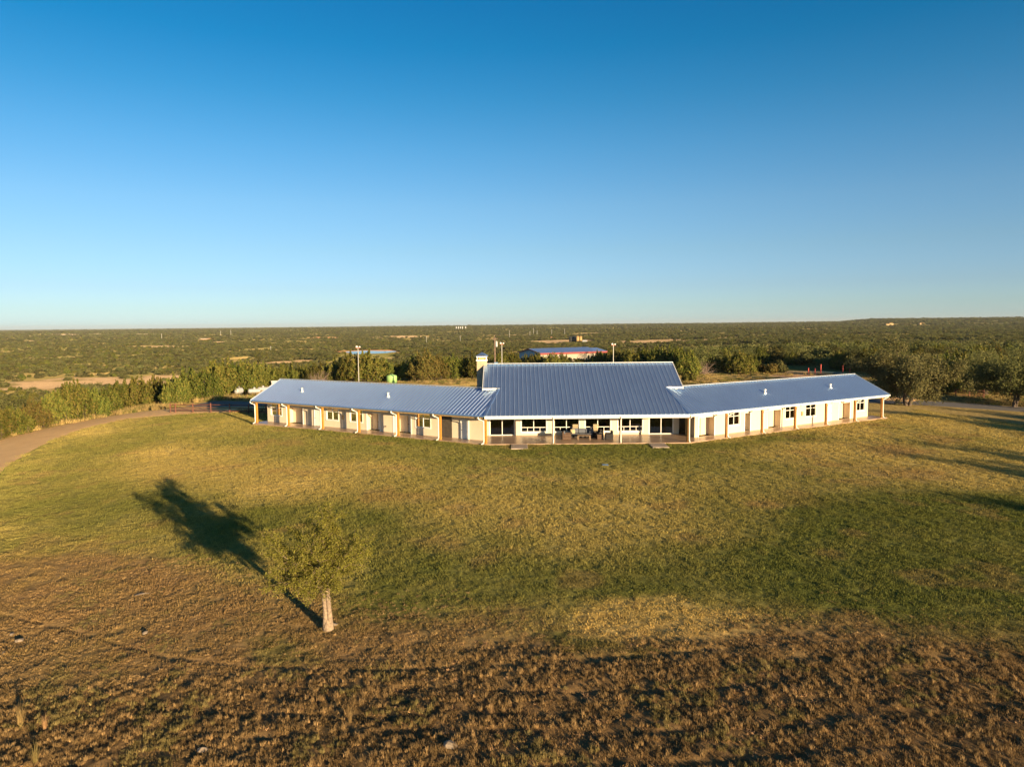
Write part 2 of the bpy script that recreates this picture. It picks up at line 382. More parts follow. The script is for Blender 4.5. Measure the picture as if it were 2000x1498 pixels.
# bare places on the plain: centre and half size in the photograph
BARE = [(190, 749, 190, 9, 0), (715, 687, 62, 3, 1), (1095, 668, 75, 4, 0), (740, 703, 70, 2.5, 0), (560, 709, 60, 4, 0), (1290, 667, 70, 3.0, 0),
        (1410, 663, 60, 2.2, 0), (1160, 652, 40, 1.3, 0), (403, 663, 14, 1.5, 1), (425, 669, 18, 1.2, 0), (800, 658, 60, 1.1, 0), (640, 660, 30, 1, 1),
        (900, 667, 80, 1.2, 0), (1000, 655, 60, 1.0, 0), (1500, 691, 60, 7, 2), (1430, 738, 140, 14, 3), (1600, 737, 90, 8, 4), (890, 750, 60, 3, 3),
        (300, 678, 60, 1.4, 0), (120, 700, 60, 2, 0), (330, 722, 50, 2, 3), (60, 667, 20, 1.4, 0), (200, 731, 40, 2, 3), (470, 700, 40, 2, 3),
        (1545, 755, 60, 5, 3), (150, 654.5, 50, 1.2, 5), (295, 653.5, 30, .8, 5), (228, 654, 24, .7, 5), (395, 662, 10, 1, 5), (1700, 655, 60, 1.3, 3), (1850, 668, 60, 1.5, 3)]
BC = [(.42, .29, .17), (.48, .25, .13), (.30, .27, .08), (.44, .32, .12), (.42, .27, .17), (.62, .47, .36)]
bare = []
for px, py, rx, ry, c in BARE:
    c0 = G(px, py); c1 = G(px, py-ry); c2 = G(px, py+ry); D = math.hypot(*c0)
    bare.append((math.atan2(*c0), math.hypot(*c1), math.hypot(*c2), rx/F*(math.cos(math.atan2(*c0))), BC[c]))
def baremask(x, y):
    r = np.hypot(x, y); az = np.arctan2(x, y); W = np.zeros(np.shape(x)); C = np.zeros(np.shape(x)+(3,))
    for a, r1, r0, da, c in bare:
        mid = (r1+r0)/2; hr = (r1-r0)/2
        q = np.hypot((az-a)/da, (r-mid)/hr)+(fbm(x, y, min(hr*.9, 25), 71, 4)-.5)*1.7
        k = ss(1.25, .75, q); C = C*(1-k[..., None])+np.array(c)*k[..., None]; W = np.maximum(W, k)
    return W, C
LAWN = [P(-110, 940), P(60, 855), P(160, 831), P(330, 806), (-36, 99), (-30, 97), (50, 92), (56, 97.5), P(2000, 830), P(2300, 860), (80, 50), (60, 5), (-40, 5), P(-420, 1100)]
ROAD = [P(-360, 1200), P(-280, 1080), P(-200, 1000), P(-118, 948), P(-52, 905), P(28, 868), P(90, 846), P(160, 829), P(240, 814), P(330, 804.5), P(400, 800), P(470, 797), (-33, 108)]
DRIVE = [(140, 70), (105, 88), (84, 96), (70, 101.5), (58, 106.5), (45, 111), (20, 113), (-10, 112), (-33, 108), (-50, 114)]
SPUR = [(58, 106.5), (66, 120), (74, 145), (76, 168), (66, 172)]
def colour(x, y):
    """the ground's own colour by place: (n,3)"""
    x = np.asarray(x, float); y = np.asarray(y, float); r = np.hypot(x, y)
    n1 = fbm(x, y, 9, 1); n2 = fbm(x, y, 2.2, 5, 3); n3 = fbm(x, y, 28, 8, 3)
    straw = np.array([.41, .315, .11]); green = np.array([.13, .145, .036]); brown = np.array([.29, .18, .085])
    tan = np.array([.54, .385, .14])
    k = np.clip(ss(.30, .70, n1*.5+n3*.5)*.9+(n2-.5)*.45, 0, 1)[..., None]
    c = straw*(1-k*.75)+green*(k*.75)
    nearm = r < 190
    def put(c, lst, tgt, s):
        for poly, w_, a in lst:
            m = np.zeros(np.shape(x)); m[nearm] = mask(x[nearm], y[nearm], poly, w_*1.5)*a
            m = np.clip(m*(.8+.5*(n2-.4)), 0, 1)[..., None]
            c = c*(1-m)+tgt*m
        return c
    c = put(c, TANS[1:], tan, 1); c = put(c, BROWNS, brown, 2); c = put(c, GREENS, green*.95, 3); c = put(c, TANS[:1], tan, 4)
    b = ss(.62, .75, fbm(x, y, 3.3, 15, 3))[..., None]*.35; c = c*(1-b)+brown*1.1*b
    # beyond the lawn: dry grass, then the scrub plain
    lawn = np.zeros(np.shape(x)); lawn[nearm] = mask(x[nearm], y[nearm], LAWN, .8)
    n4 = fbm(x, y, 60, 21, 4); n5 = fbm(x, y, 14, 25, 3)
    wild = np.array([.20, .175, .06])*(1-n5[..., None]*.6)+np.array([.13, .14, .045])*(n5[..., None]*.6)
    dry = np.array([.34, .25, .10]); wk = (ss(.52, .70, n4)*.7)[..., None]
    wild = wild*(1-wk)+dry*wk
    nr = ss(200, 105, r)[..., None]; wild = wild*(1-nr)+dry*(.8+.4*n5[..., None])*nr
    c = c*lawn[..., None]+wild*(1-lawn[..., None])
    W_, C_ = baremask(x, y); W_ = (W_*ss(95, 110, r))[..., None]; C_ = C_*(.8+.4*n5[..., None])
    c = c*(1-W_)+C_*W_
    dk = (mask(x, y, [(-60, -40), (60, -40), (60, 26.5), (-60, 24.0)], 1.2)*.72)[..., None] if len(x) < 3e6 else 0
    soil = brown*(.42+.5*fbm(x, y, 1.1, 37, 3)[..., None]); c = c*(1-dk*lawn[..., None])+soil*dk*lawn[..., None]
    # the farthest land
    f = ss(5000, 9000, r)[..., None]; c = c*(1-f)+np.array([.10, .10, .055])*f
    return np.clip(c, 0, 1)

# ------------------------------------------------------------------ the ground, one sheet to the horizon
def ground():
    azs = np.concatenate([np.linspace(-180, -55, 50, endpoint=False), np.linspace(-55, -42, 30, endpoint=False), np.linspace(-42, 42, 520, endpoint=False),
                          np.linspace(42, 60, 40, endpoint=False), np.linspace(60, 180, 50, endpoint=False)])
    rs = [.8]
    while rs[-1] < 16: rs.append(rs[-1]+.8)
    while rs[-1] < 60: rs.append(rs[-1]+max(.1, rs[-1]*.0048))
    while rs[-1] < 130: rs.append(rs[-1]+rs[-1]*.007)
    while rs[-1] < 26000: rs.append(rs[-1]*1.022)
    rs = np.array(rs); a = np.radians(azs); n = len(a)
    A, Rr = np.meshgrid(a, rs); X = (np.sin(A)*Rr).ravel(); Y = (np.cos(A)*Rr).ravel()
    flat = flatmask(X, Y)
    Z = zt(X, Y)+micro(X, Y)*(1-flat)-.10*flat*0
    V = np.stack([X, Y, Z], 1); V = np.vstack([V, [[0, 0, z1(0, 0)]]])
    i = np.arange(len(rs)-1)[:, None]*n; k = np.arange(n)[None, :]; k2 = (k+1) % n
    Q = np.stack([i+k, i+k2, i+n+k2, i+n+k], -1).reshape(-1, 4)[:, ::-1]
    me = npmesh('ground', V, Q, M['ground'], True)
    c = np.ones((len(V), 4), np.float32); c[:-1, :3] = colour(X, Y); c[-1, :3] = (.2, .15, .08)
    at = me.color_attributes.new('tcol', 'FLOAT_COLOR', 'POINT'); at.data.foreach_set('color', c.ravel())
    o = bpy.data.objects.new('ground', me); col.objects.link(o)
    tag(o, 'mown lawn on a hilltop running out to the scrub plain', None, None, 'structure')
HOUSEPOLY = [(-36, 86), (-3.5, 68), (18.5, 68), (50, 86), (46, 98), (18, 92), (-3, 92), (-31, 99)]
def flatmask(x, y):
    m = np.zeros(np.shape(x)); k = np.hypot(x, y) < 200
    xx, yy = x[k], y[k]
    d = np.minimum(np.minimum(segdist(xx, yy, ROAD, False), segdist(xx, yy, DRIVE, False)), segdist(xx, yy, SPUR, False))
    v = ss(6.2, 5.0, d); v = np.maximum(v, inpoly(xx, yy, HOUSEPOLY).astype(float)); m[k] = v
    return m
ground()
def ribbon(name, pts, w_, mt, lift, label, seed):
    # smooth the line, then lay cross-strips on the ground
    p = [np.array(q, float) for q in pts]; out = []
    for i in range(len(p)-1):
        a = p[max(i-1, 0)]; b = p[i]; c = p[i+1]; d = p[min(i+2, len(p)-1)]
        for t in np.linspace(0, 1, 24, endpoint=False):
            out.append(.5*((2*b)+(-a+c)*t+(2*a-5*b+4*c-d)*t*t+(-a+3*b-3*c+d)*t**3))
    out.append(p[-1]); out = np.array(out); T = np.gradient(out, axis=0); T /= np.linalg.norm(T, axis=1)[:, None]; N = np.stack([-T[:, 1], T[:, 0]], 1)
    K = 15; V = []
    for j in range(K):
        u = (j/(K-1)-.5)*2; wob = (fbm(out[:, 0]+50*(j > K//2), out[:, 1], 1.1, seed, 3)-.5)*.8*abs(u)**3
        q = out+N*(u*w_/2+np.sign(u)*wob)[:, None]; e = -.05 if j in (0, K-1) else lift+.03*(1-abs(u))
        V.append(np.column_stack([q, zt(q[:, 0], q[:, 1])+e]))
    V = np.array(V); n = len(out); V = V.reshape(-1, 3)
    Q = np.array([(j*n+i, j*n+i+1, (j+1)*n+i+1, (j+1)*n+i) for j in range(K-1) for i in range(n-1)])[:, ::-1]
    o = bpy.data.objects.new(name, npmesh(name, V, Q, mt, True)); col.objects.link(o); tag(o, label, kind='structure')
ribbon('dirt_road', ROAD, 9.0, M['dirt'], .035, 'tan dirt road curving round the left edge of the lawn', 3)
ribbon('gravel_drive', DRIVE, 7.0, M['gravel'], .05, 'grey gravel drive passing behind the house', 4)
ribbon('dirt_path', SPUR, 5.0, M['dirt'], .065, 'pinkish dirt track running away from the drive', 5)
# ------------------------------------------------------------------ the house
C1 = (-2.67, 70.7); C2 = (17.6, 70.7)
FL = Fr(C1, (-.862, .507), (.507, .862)); FRt = Fr(C2, (.857, .515), (-.515, .857)); FC = Fr((0, 70.7), (1, 0), (0, 1))
PI = .47; EZ = 2.95; SL = .10
zr = lambda t: EZ+PI*(t+.35)
house = empty('ranch_house', (7.46, 76, 0), label='long white ranch house with blue metal roofs and two angled wings', cat='house')
def corner(fr, cx, t, yc):
    """s on the wing's frame where its line at depth t meets the centre line y=yc"""
    return (yc-fr.o[1]-fr.n[1]*t)/fr.d[1]
def clipline(poly, s):
    """t-range of a convex (s,t) polygon at s"""
    ts = []
    for i in range(len(poly)):
        (a, b), (c, d) = poly[i], poly[(i+1) % len(poly)]
        if (a-s)*(c-s) <= 0 and abs(a-c) > 1e-6: ts.append(b+(d-b)*(s-a)/(c-a))
    return (min(ts), max(ts)) if len(ts) > 1 else None
def roofpart(fr, poly, zf, name='roof', pitch=.457, off=0., ribs=None):
    m = MB(); P3 = [fr.p(a, t, zf(t)) for a, t in poly]
    # keep the polygon counter-clockwise seen from above
    ar = sum(P3[i][0]*P3[(i+1) % len(P3)][1]-P3[(i+1) % len(P3)][0]*P3[i][1] for i in range(len(P3)))
    if ar < 0: P3 = P3[::-1]
    m.slab(P3, .09)
    todo = []
    for rp_ in (ribs or [poly]):
        s0 = min(a for a, t in rp_); s1 = max(a for a, t in rp_); k = math.ceil((s0-off)/pitch)
        while k*pitch+off < s1: todo.append((k*pitch+off, rp_)); k += 1
    sa = min(a for a, t in poly); sb = max(a for a, t in poly)
    for s, rp_ in todo:
        if s < sa+.08 or s > sb-.05: continue
        c = clipline(rp_, s)
        if not c or c[1]-c[0] < .25: continue
        a, b = c[0]+.02, c[1]-.03; w_ = .014; h = .052
        V = [fr.p(s+i, t, zf(t)+z) for t in (a, b) for i, z in ((-w_*1.5, -.02), (w_*1.5, -.02), (w_, h), (-w_, h))]
        m.add(V, [(0, 1, 2, 3), (7, 6, 5, 4), (1, 5, 6, 2), (2, 6, 7, 3), (3, 7, 4, 0)])
    o = m.build(name, M['roof'], house); o.data.materials.append(M['rib']); nf = len(P3)+2
    for i, f in enumerate(o.data.polygons):
        if i >= nf: f.material_index = 1
    return o
# wings: front slope, back slope
TE, TR, TB = -.35, 4.45, 9.25
hips = {}
for side, fr, s_end in (('l', FL, 34.3), ('r', FRt, 33.9)):
    se = corner(fr, 0, TE, 70.35); sh = corner(fr, 0, TR, 75.15)
    hips[side] = (fr.p(se, TE, zr(TE)), fr.p(sh, TR, zr(TR)))
    roofpart(fr, [(se, TE), (s_end, TE), (s_end, TR), (sh, TR)], zr, 'wing_roof', off=.1)
    roofpart(fr, [(sh+.3, TR+.004), (s_end, TR+.004), (s_end, TB), (2.0, TB)], lambda t: zr(2*TR-t), 'wing_roof', off=.1)
    m = MB(); m.bar(fr.p(sh-.1, TR, zr(TR)+.075), fr.p(s_end+.02, TR, zr(TR)+.075), .30, .05); m.build('ridge_cap', M['cap'], house)
    m = MB(); m.bar(fr.p(s_end+.03, TE-.02, zr(TE)-.05), fr.p(s_end+.03, TR, zr(TR)-.05), .05, .22); m.bar(fr.p(s_end+.03, TR, zr(TR)-.05), fr.p(s_end+.03, TB, zr(TE)-.05), .05, .22)
    m.build('rake_trim', M['cap'], house)
    m = MB(); g0 = se+.02; m.box(g0, s_end, TE-.13, TE-.01, EZ-(.13 if side == 'l' else .16), EZ-.04, fr); m.build('gutter', M['roof' if side == 'l' else 'gutter'], house)
    m = MB(); m.box(se+.3, s_end-.05, TE+.12, TE+.27, EZ-.30, EZ-.06, fr); m.build('fascia_board', M['tanwood' if side == 'l' else 'trim'], house)
xl = hips['l']; xr = hips['r']; lx0, lx1 = xl[0][0], xl[1][0]; rx0, rx1 = xr[0][0], xr[1][0]
zc = lambda t: zr(t)
UL, UR, TRD = -3.1, 18.1, 9.45
roofpart(FC, [(lx0, TE), (rx0, TE), (rx1, TR), (UR, TR), (UR, TRD), (UL, TRD), (UL, TR), (lx1, TR)], zc, 'main_roof', off=.2,
         ribs=[[(lx1, TE), (rx1, TE), (rx1, TRD), (lx1, TRD)], [(lx0, TE), (lx1, TE), (lx1, TR)], [(rx1, TE), (rx0, TE), (rx1, TR)], [(UL, TR), (lx1, TR), (lx1, TRD), (UL, TRD)], [(rx1, TR), (UR, TR), (UR, TRD), (rx1, TRD)]])
roofpart(FC, [(UL, TRD+.004), (UR, TRD+.004), (UR, 14.4), (UL, 14.4)], lambda t: zc(2*TRD-t)+.004, 'main_roof', off=.2)
roofpart(FC, [(lx1, 14.42), (rx1, 14.42), (rx1, 19.2), (lx1, 19.2)], lambda t: zc(2*TRD-t), 'main_roof', off=.2)
m = MB(); m.bar(FC.p(UL-.02, TRD, zc(TRD)+.08), FC.p(UR+.02, TRD, zc(TRD)+.08), .34, .06)
m.build('ridge_cap', M['cap'], house)
for x in (UL-.03, UR+.03):
    m = MB(); m.bar((x, 75.10, zc(TR)-.06), (x, 80.15, zc(TRD)-.05), .05, .22); m.bar((x, 80.15, zc(TRD)-.05), (x, 85.1, zc(4.5)-.05), .05, .22); m.build('rake_trim', M['trim'], house)
m = MB(); m.box(UL, lx1+.05, 4.40, 4.46, zc(TR)-.10, zc(TR)+.09, FC); m.build('fascia_board', M['trim'], house); m = MB(); m.box(rx1-.05, UR, 4.40, 4.46, zc(TR)-.10, zc(TR)+.09, FC); m.build('fascia_board', M['trim'], house)
for q in (xl, xr):
    m = MB(); m.bar((q[0][0], q[0][1], q[0][2]+.04), (q[1][0], q[1][1], q[1][2]+.05), .24, .05); m.build('hip_cap', M['roof'], house)
m = MB(); m.box(lx0, rx0, TE-.13, TE-.01, EZ-.17, EZ-.03, FC); m.box(lx0, rx0, TE+.02, TE+.10, EZ-.34, EZ-.06, FC); m.build('gutter', M['gutter'], house)
# gable walls of the raised centre
for x in (-2.6, 17.35):
    m = MB()
    poly = [(x, 75.35, 4.2), (x, 84.9, 4.2), (x, 84.9, zc(4.7)-.1), (x, 80.15, zc(TRD)-.1), (x, 75.35, zc(4.65)-.1)]
    V = poly+[(a+.22, b, c) for a, b, c in poly]
    m.add(V, [(0, 1, 2, 3, 4), (9, 8, 7, 6, 5)]+[(i, i+5, (i+1) % 5+5, (i+1) % 5) for i in range(5)])
    m.build('gable_wall', M['stucco'], house)

def wall(fr, s0, s1, t, z0, z1_, holes, th=.2, name='wall', mt='stucco'):
    """front wall with real openings (a0, a1, b0, b1)"""
    m = MB(); xs = sorted({s0, s1}|{h[0] for h in holes}|{h[1] for h in holes})
    for a, b in zip(xs[:-1], xs[1:]):
        hs = sorted((h[2], h[3]) for h in holes if h[0] < (a+b)/2 < h[1]); z = z0
        for c, d in hs:
            if c > z: m.box(a, b, t, t+th, z, c, fr)
            z = d
        if z < z1_: m.box(a, b, t, t+th, z, z1_, fr)
    o = m.build(name, M[mt], house)
    return o
def windowp(fr, a, b, z0, z1_, t, cols=2, transom=.62, low=None, sill=True, blind=True):
    f = MB(); e = .06; tt = t+.05
    f.box(a, b, tt, tt+.07, z1_-e, z1_, fr); f.box(a, b, tt, tt+.07, z0, z0+e, fr); f.box(a, a+e, tt, tt+.07, z0+e, z1_-e, fr); f.box(b-e, b, tt, tt+.07, z0+e, z1_-e, fr)
    zt_ = z0+(z1_-z0)*transom
    if cols > 1: f.box((a+b)/2-.035, (a+b)/2+.035, tt-.01, tt+.075, z0+e, z1_-e, fr)
    if transom:
        f.box(a+e, (a+b)/2-.035, tt+.004, tt+.066, zt_-.03, zt_+.03, fr); f.box((a+b)/2+.035, b-e, tt+.004, tt+.066, zt_-.03, zt_+.03, fr)
    if low:
        for q in (.25, .75):
            x = a+(b-a)*q; f.box(x-.025, x+.025, tt+.006, tt+.064, z0+e, zt_-.03, fr)
    # casing proud of the wall
    c = .09
    f.box(a-c, a, t-.03, t+.05, z0-c, z1_+c, fr); f.box(b, b+c, t-.03, t+.05, z0-c, z1_+c, fr)
    f.box(a, b, t-.03, t+.05, z1_, z1_+c, fr)
    w_ = f.build('window', M['trim'], house)
    p = MB(); p.box(a+e, b-e, tt+.03, tt+.036, z0+e, z1_-e, fr); p.build('pane', M['glass'], w_)
    if sill:
        s = MB(); s.box(a, b, t-.07, t+.05, z0-.10, z0, fr); s.build('sill', M['trim'], w_)
    if blind:
        d = MB(); n = 14
        for i in range(n):
            z = z0+.08+(z1_-z0-.16)*i/n; d.box(a+.05, b-.05, t+.16, t+.175, z, z+(z1_-z0-.16)/n*.8, fr)
        d.build('blind', M['blind'], w_)
        d = MB(); d.box(a-.1, b+.1, t+.5, t+.52, z0-.1, z1_+.1, fr); d.build('room_shade_sheet', M['dark'], w_)  # dark sheet close behind the blind in place of an unlit room
    return w_
def doorp(fr, a, b, t, h=2.03, mt='door'):
    d = MB(); d.box(a, b, t, t+.05, .12, h, fr)
    for u0, u1 in ((.14, .44), (.56, .86)):
        for v0, v1 in ((.2, .85), (1.0, 1.85)): d.box(a+(b-a)*u0, a+(b-a)*u1, t-.012, t, v0, v1, fr)
    o = d.build('door', M[mt], house)
    f = MB(); f.box(a-.08, a, t-.04, t+.05, .1, h+.08, fr); f.box(b, b+.08, t-.04, t+.05, .1, h+.08, fr); f.box(a, b, t-.04, t+.05, h, h+.08, fr)
    f.build('door_frame', M['tanwood' if mt == 'door' else 'trim'], o)
    k = MB(); k.box(b-.12, b-.06, t-.07, t-.012, 1.0, 1.06, fr); k.build('handle', M['shade'], o)
TW = 1.65
def wing(fr, s_in, s_end, wins, alcs, doors, vents, lamps, back_s):
    # lower openings for windows and alcoves
    holes = [(a, b, .95, 2.5) for a, b in wins]+[(a, b, .1, 2.12) for a, b in alcs]
    wall(fr, s_in, s_end, TW, 0, 3.05, holes, name='wing_wall')
    m = MB(); m.box(s_end-.2, s_end, TW+.2, 7.25, 0, 3.0, fr)
    P5 = [(TW+.02, 3.0), (7.25, 3.0), (TR, zr(TR)-.12)]
    V = [fr.p(s_end-.19, t, z) for t, z in P5]+[fr.p(s_end-.01, t, z) for t, z in P5]
    m.add(V, [(0, 1, 2), (5, 4, 3), (0, 3, 4, 1), (1, 4, 5, 2), (2, 5, 3, 0)]); m.build('end_wall', M['stucco'], house)
    m = MB(); m.box(back_s, s_end, 7.25, 7.45, 0, 2.95, fr); m.build('back_wall', M['stucco'], house)
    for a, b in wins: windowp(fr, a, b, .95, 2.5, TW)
    for a, b in alcs:
        m = MB(); T = TW+.9
        m.box(a-.02, b+.02, T, T+.1, .1, 2.12, fr); m.box(a-.12, a, TW+.2, T, .1, 2.12, fr); m.box(b, b+.12, TW+.2, T, .1, 2.12, fr); m.box(a, b, TW+.2, T, 2.12, 2.2, fr)
        m.build('alcove_wall', M['stucco'], house)
        mid = (a+b)/2
        if b-a > 1.5:
            doorp(fr, a+.2, a+1.1, T-.05)
        else: doorp(fr, mid-.42, mid+.42, T-.05)
        c = MB()
        for x in (a, b): c.box(x-.06, x+.06, TW-.035, TW+.02, .1, 2.2, fr)
        c.box(a+.06, b-.06, TW-.035, TW+.02, 2.12, 2.2, fr); c.build('alcove_trim', M['trim'], house)
    for a, b in doors: doorp(fr, a, b, TW-.05, mt='trim')
    for a, t in vents:
        m = MB(); p = fr.p(a, t, zr(t)-.05); m.lathe(p, [(.09, 0), (.09, .42), (.15, .42), (.15, .50), (.02, .56)], 12); m.lathe((p[0], p[1], p[2]), [(.2, 0), (.2, .10), (.1, .2)], 12)
        m.build('roof_vent', M['lampw'], house)
    for a, z in lamps:
        m = MB(); m.box(a-.11, a+.11, TW-.12, TW, z-.22, z+.22, fr); m.box(a-.15, a+.15, TW-.16, TW, z+.22, z+.27, fr); m.box(a-.05, a+.05, TW-.14, TW-.12, z-.15, z+.15, fr)
        m.build('wall_lantern', M['tanwood'], house)
wing(FL, 1.3, 33.7, [(31.1, 33.05), (21.6, 23.5), (17.85, 19.75), (8.15, 10.15)], [(27.4, 30.1), (15.2, 17.2), (10.75, 13.3)], [(24.5, 25.4), (3.2, 4.1)],
     [(27.8, 2.), (14.25, 2.)], [(20.85, 1.35)], 2.2)
wing(FRt, 2.6, 32.8, [(7.6, 9.35), (16.9, 18.6), (20.5, 22.4), (30.2, 31.95)], [(3.1, 5.5), (10.1, 11.07), (13.9, 16.15), (26.7, 29.0)], [(24.3, 25.2)],
     [(13.8, 2.), (25.5, 2.)], [(19.8, 1.35)], 2.2)
m = MB(); p = FL.p(14.3, TW, 0); m.tube([FL.p(14.3, TW, .75), FL.p(14.3, TW-.15, .75), FL.p(14.2, TW-.2, .62)], .03); m.lathe(FL.p(14.3, TW-.15, .78), [(.07, 0), (.07, .02), (.01, .03)], 10); m.build('hose_tap', M['shade'], house)
# centre front wall with sliding doors and wide windows
TC = 5.3
sl = [(-2.42, .23), (14.74, 17.3)]; wn = [(.95, 3.65), (4.5, 7.15), (7.84, 10.55), (11.36, 14.0)]
wall(FC, -3.4, 17.75, TC, 0, 3.9, [(a, b, .12, 2.5) for a, b in sl]+[(a, b, .45, 2.5) for a, b in wn], name='front_wall')
for a, b in wn: windowp(FC, a, b, .45, 2.5, TC, transom=.24, low=True, blind=False)
for a, b in sl: windowp(FC, a, b, .12, 2.5, TC, transom=0, sill=False, blind=False)
m = MB(); m.box(-3.6, 19.4, TC+.2, 14, .02, .115, FC); m.build('room_floor', M['floor'], house)
m = MB(); m.box(-3.6, 17.9, 13.2, 13.4, .1, 3.3, FC); m.box(-3.6, 17.9, TC+.2, 13.2, 3.1, 3.3, FC); m.box(4.0, 4.15, 8.5, 13.2, .1, 3.1, FC); m.box(14.2, 14.35, 7.5, 13.2, .1, 3.1, FC)
m.build('room_wall', M['room'], house)
# breezeways between centre and wings: dark passage with its own walls
m = MB()
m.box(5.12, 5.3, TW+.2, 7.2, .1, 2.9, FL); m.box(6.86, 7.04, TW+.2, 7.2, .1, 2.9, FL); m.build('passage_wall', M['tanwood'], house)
# dark sheet on the closed wing wall stands in for the shaded passage mouth
m = MB(); m.box(5.3, 6.86, TW-.02, TW+.0, .1, 2.55, FL); m.build('passage_shade_sheet', M['dark'], house)
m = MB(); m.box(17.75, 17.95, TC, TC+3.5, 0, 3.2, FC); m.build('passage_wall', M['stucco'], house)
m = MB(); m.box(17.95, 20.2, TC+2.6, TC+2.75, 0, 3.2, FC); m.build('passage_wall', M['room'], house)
m = MB(); m.box(18.5, 18.75, TC-.7, TC-.45, .1, 3.0, FC); m.build('passage_post', M['tanwood'], house)
# patio slab following the three fronts
def pl(fr, s, t): q = fr.p(s, t, SL); return q
m = MB()
c0 = corner(FL, 0, -.22, 70.48); c1 = corner(FRt, 0, -.22, 70.48)
m.slab([pl(FC, FL.p(c0, -.22, 0)[0], -.22), pl(FC, FRt.p(c1, -.22, 0)[0], -.22), pl(FC, 20.0, 6.2), pl(FC, -5.0, 6.2)], .30)
m.build('patio', M['patio'], house)
m = MB(); m.slab([pl(FL, 34.3, -.22), FL.p(c0, -.22, SL-.004), FL.p(c0+1, TW+.2, SL-.004), pl(FL, 34.3, TW+.2)][::1], .3); m.build('patio', M['patio'], house)
m = MB(); m.slab([FRt.p(c1, -.22, SL-.004), pl(FRt, 33.8, -.22), pl(FRt, 33.8, TW+.2), FRt.p(c1+1, TW+.2, SL-.004)], .3); m.build('patio', M['patio'], house)
for a, b in ((-.15, 1.48), (13.55, 15.16)):
    m = MB(); m.box(a, b, 68.0, 70.475, -.25, .085); m.build('step_slab', M['slab'], house, bevel=.02)
# posts and downspouts
def post(fr, s, t=0., out=0, dn=True, off=.12):
    m = MB(); h = .105; m.box(s-h, s+h, t-h, t+h, SL, 2.68, fr); m.build('porch_post', M['post'], house, bevel=.012)
    if not dn: return
    o = out; pts = [fr.p(s+.62*o, TE-.07, 2.80), fr.p(s+.60*o, TE-.07, 2.62), fr.p(s+.42*o, -.24, 2.50), fr.p(s+(off+.02)*o, -.18, 2.40), fr.p(s+off*o, -.17, 2.2),
                    fr.p(s+off*o, -.17, .32), fr.p(s+(off+.03)*o, -.22, .16), fr.p(s+(off+.14)*o, -.42, .08)]
    if o == 0: pts = [fr.p(s, TE-.07, 2.80), fr.p(s, TE-.04, 2.6), fr.p(s, -.19, 2.5), fr.p(s, -.17, 2.3), fr.p(s, -.17, .3), fr.p(s, -.28, .12)]
    d = MB(); d.tube(pts, .062, 8); d.build('downspout', M['gutter'], house)
for k in range(1, 7): post(FL, 33.7*k/6, 0, 1)
for k in range(1, 7): post(FRt, 32.9*k/6, 0, 1, off=.04)
post(FL, .02, .02, 1); post(FRt, .02, .02, 0)
for k in (1, 2): post(FC, -2.67+20.27*k/3, 0, 0)
m = MB(); m.box(.1, 34.1, -.09, .09, 2.68, 2.86, FL); m.build('porch_beam', M['post'], house)
m = MB(); m.box(.1, 33.7, -.09, .09, 2.68, 2.86, FRt); m.build('porch_beam', M['post'], house)
m = MB(); m.box(-2.55, 17.5, -.088, .088, 2.682, 2.858, FC); m.build('porch_beam', M['post'], house)
# ceilings under the porch roofs
# chimney
ch = MB(); cx0, cx1, cy0, cy1 = -3.95, -2.82, 80.4-.0, 81.6
ch.box(cx0, cx1, 79.9, 81.4, 0, 7.95); ch = ch.build('chimney', M['stone'], house, bevel=.03)
m = MB(); m.box(cx0-.06, cx1+.06, 79.84, 81.46, 7.95, 8.08); m.box(cx0-.03, cx1+.03, 79.87, 81.43, 8.36, 8.48)
for x in (cx0+.02, cx1-.10):
    for y in (79.92, 81.32): m.box(x, x+.08, y, y+.08, 8.08, 8.36)
m.build('chimney_cap', M['trim'], ch)
m = MB(); m.box(cx0+.2, cx1-.2, 80.1, 81.2, 8.08, 8.34); m.build('flue', M['tanwood'], ch)
m = MB(); a, b, c, d = cx0-.12, cx1+.12, 79.78, 81.52; V = [(a, c, 8.48), (b, c, 8.48), (b, d, 8.48), (a, d, 8.48), ((a+b)/2, (c+d)/2, 8.92)]
m.add(V, [(3, 2, 1, 0), (0, 1, 4), (1, 2, 4), (2, 3, 4), (3, 0, 4)]); m.build('chimney_roof', M['roof'], ch)
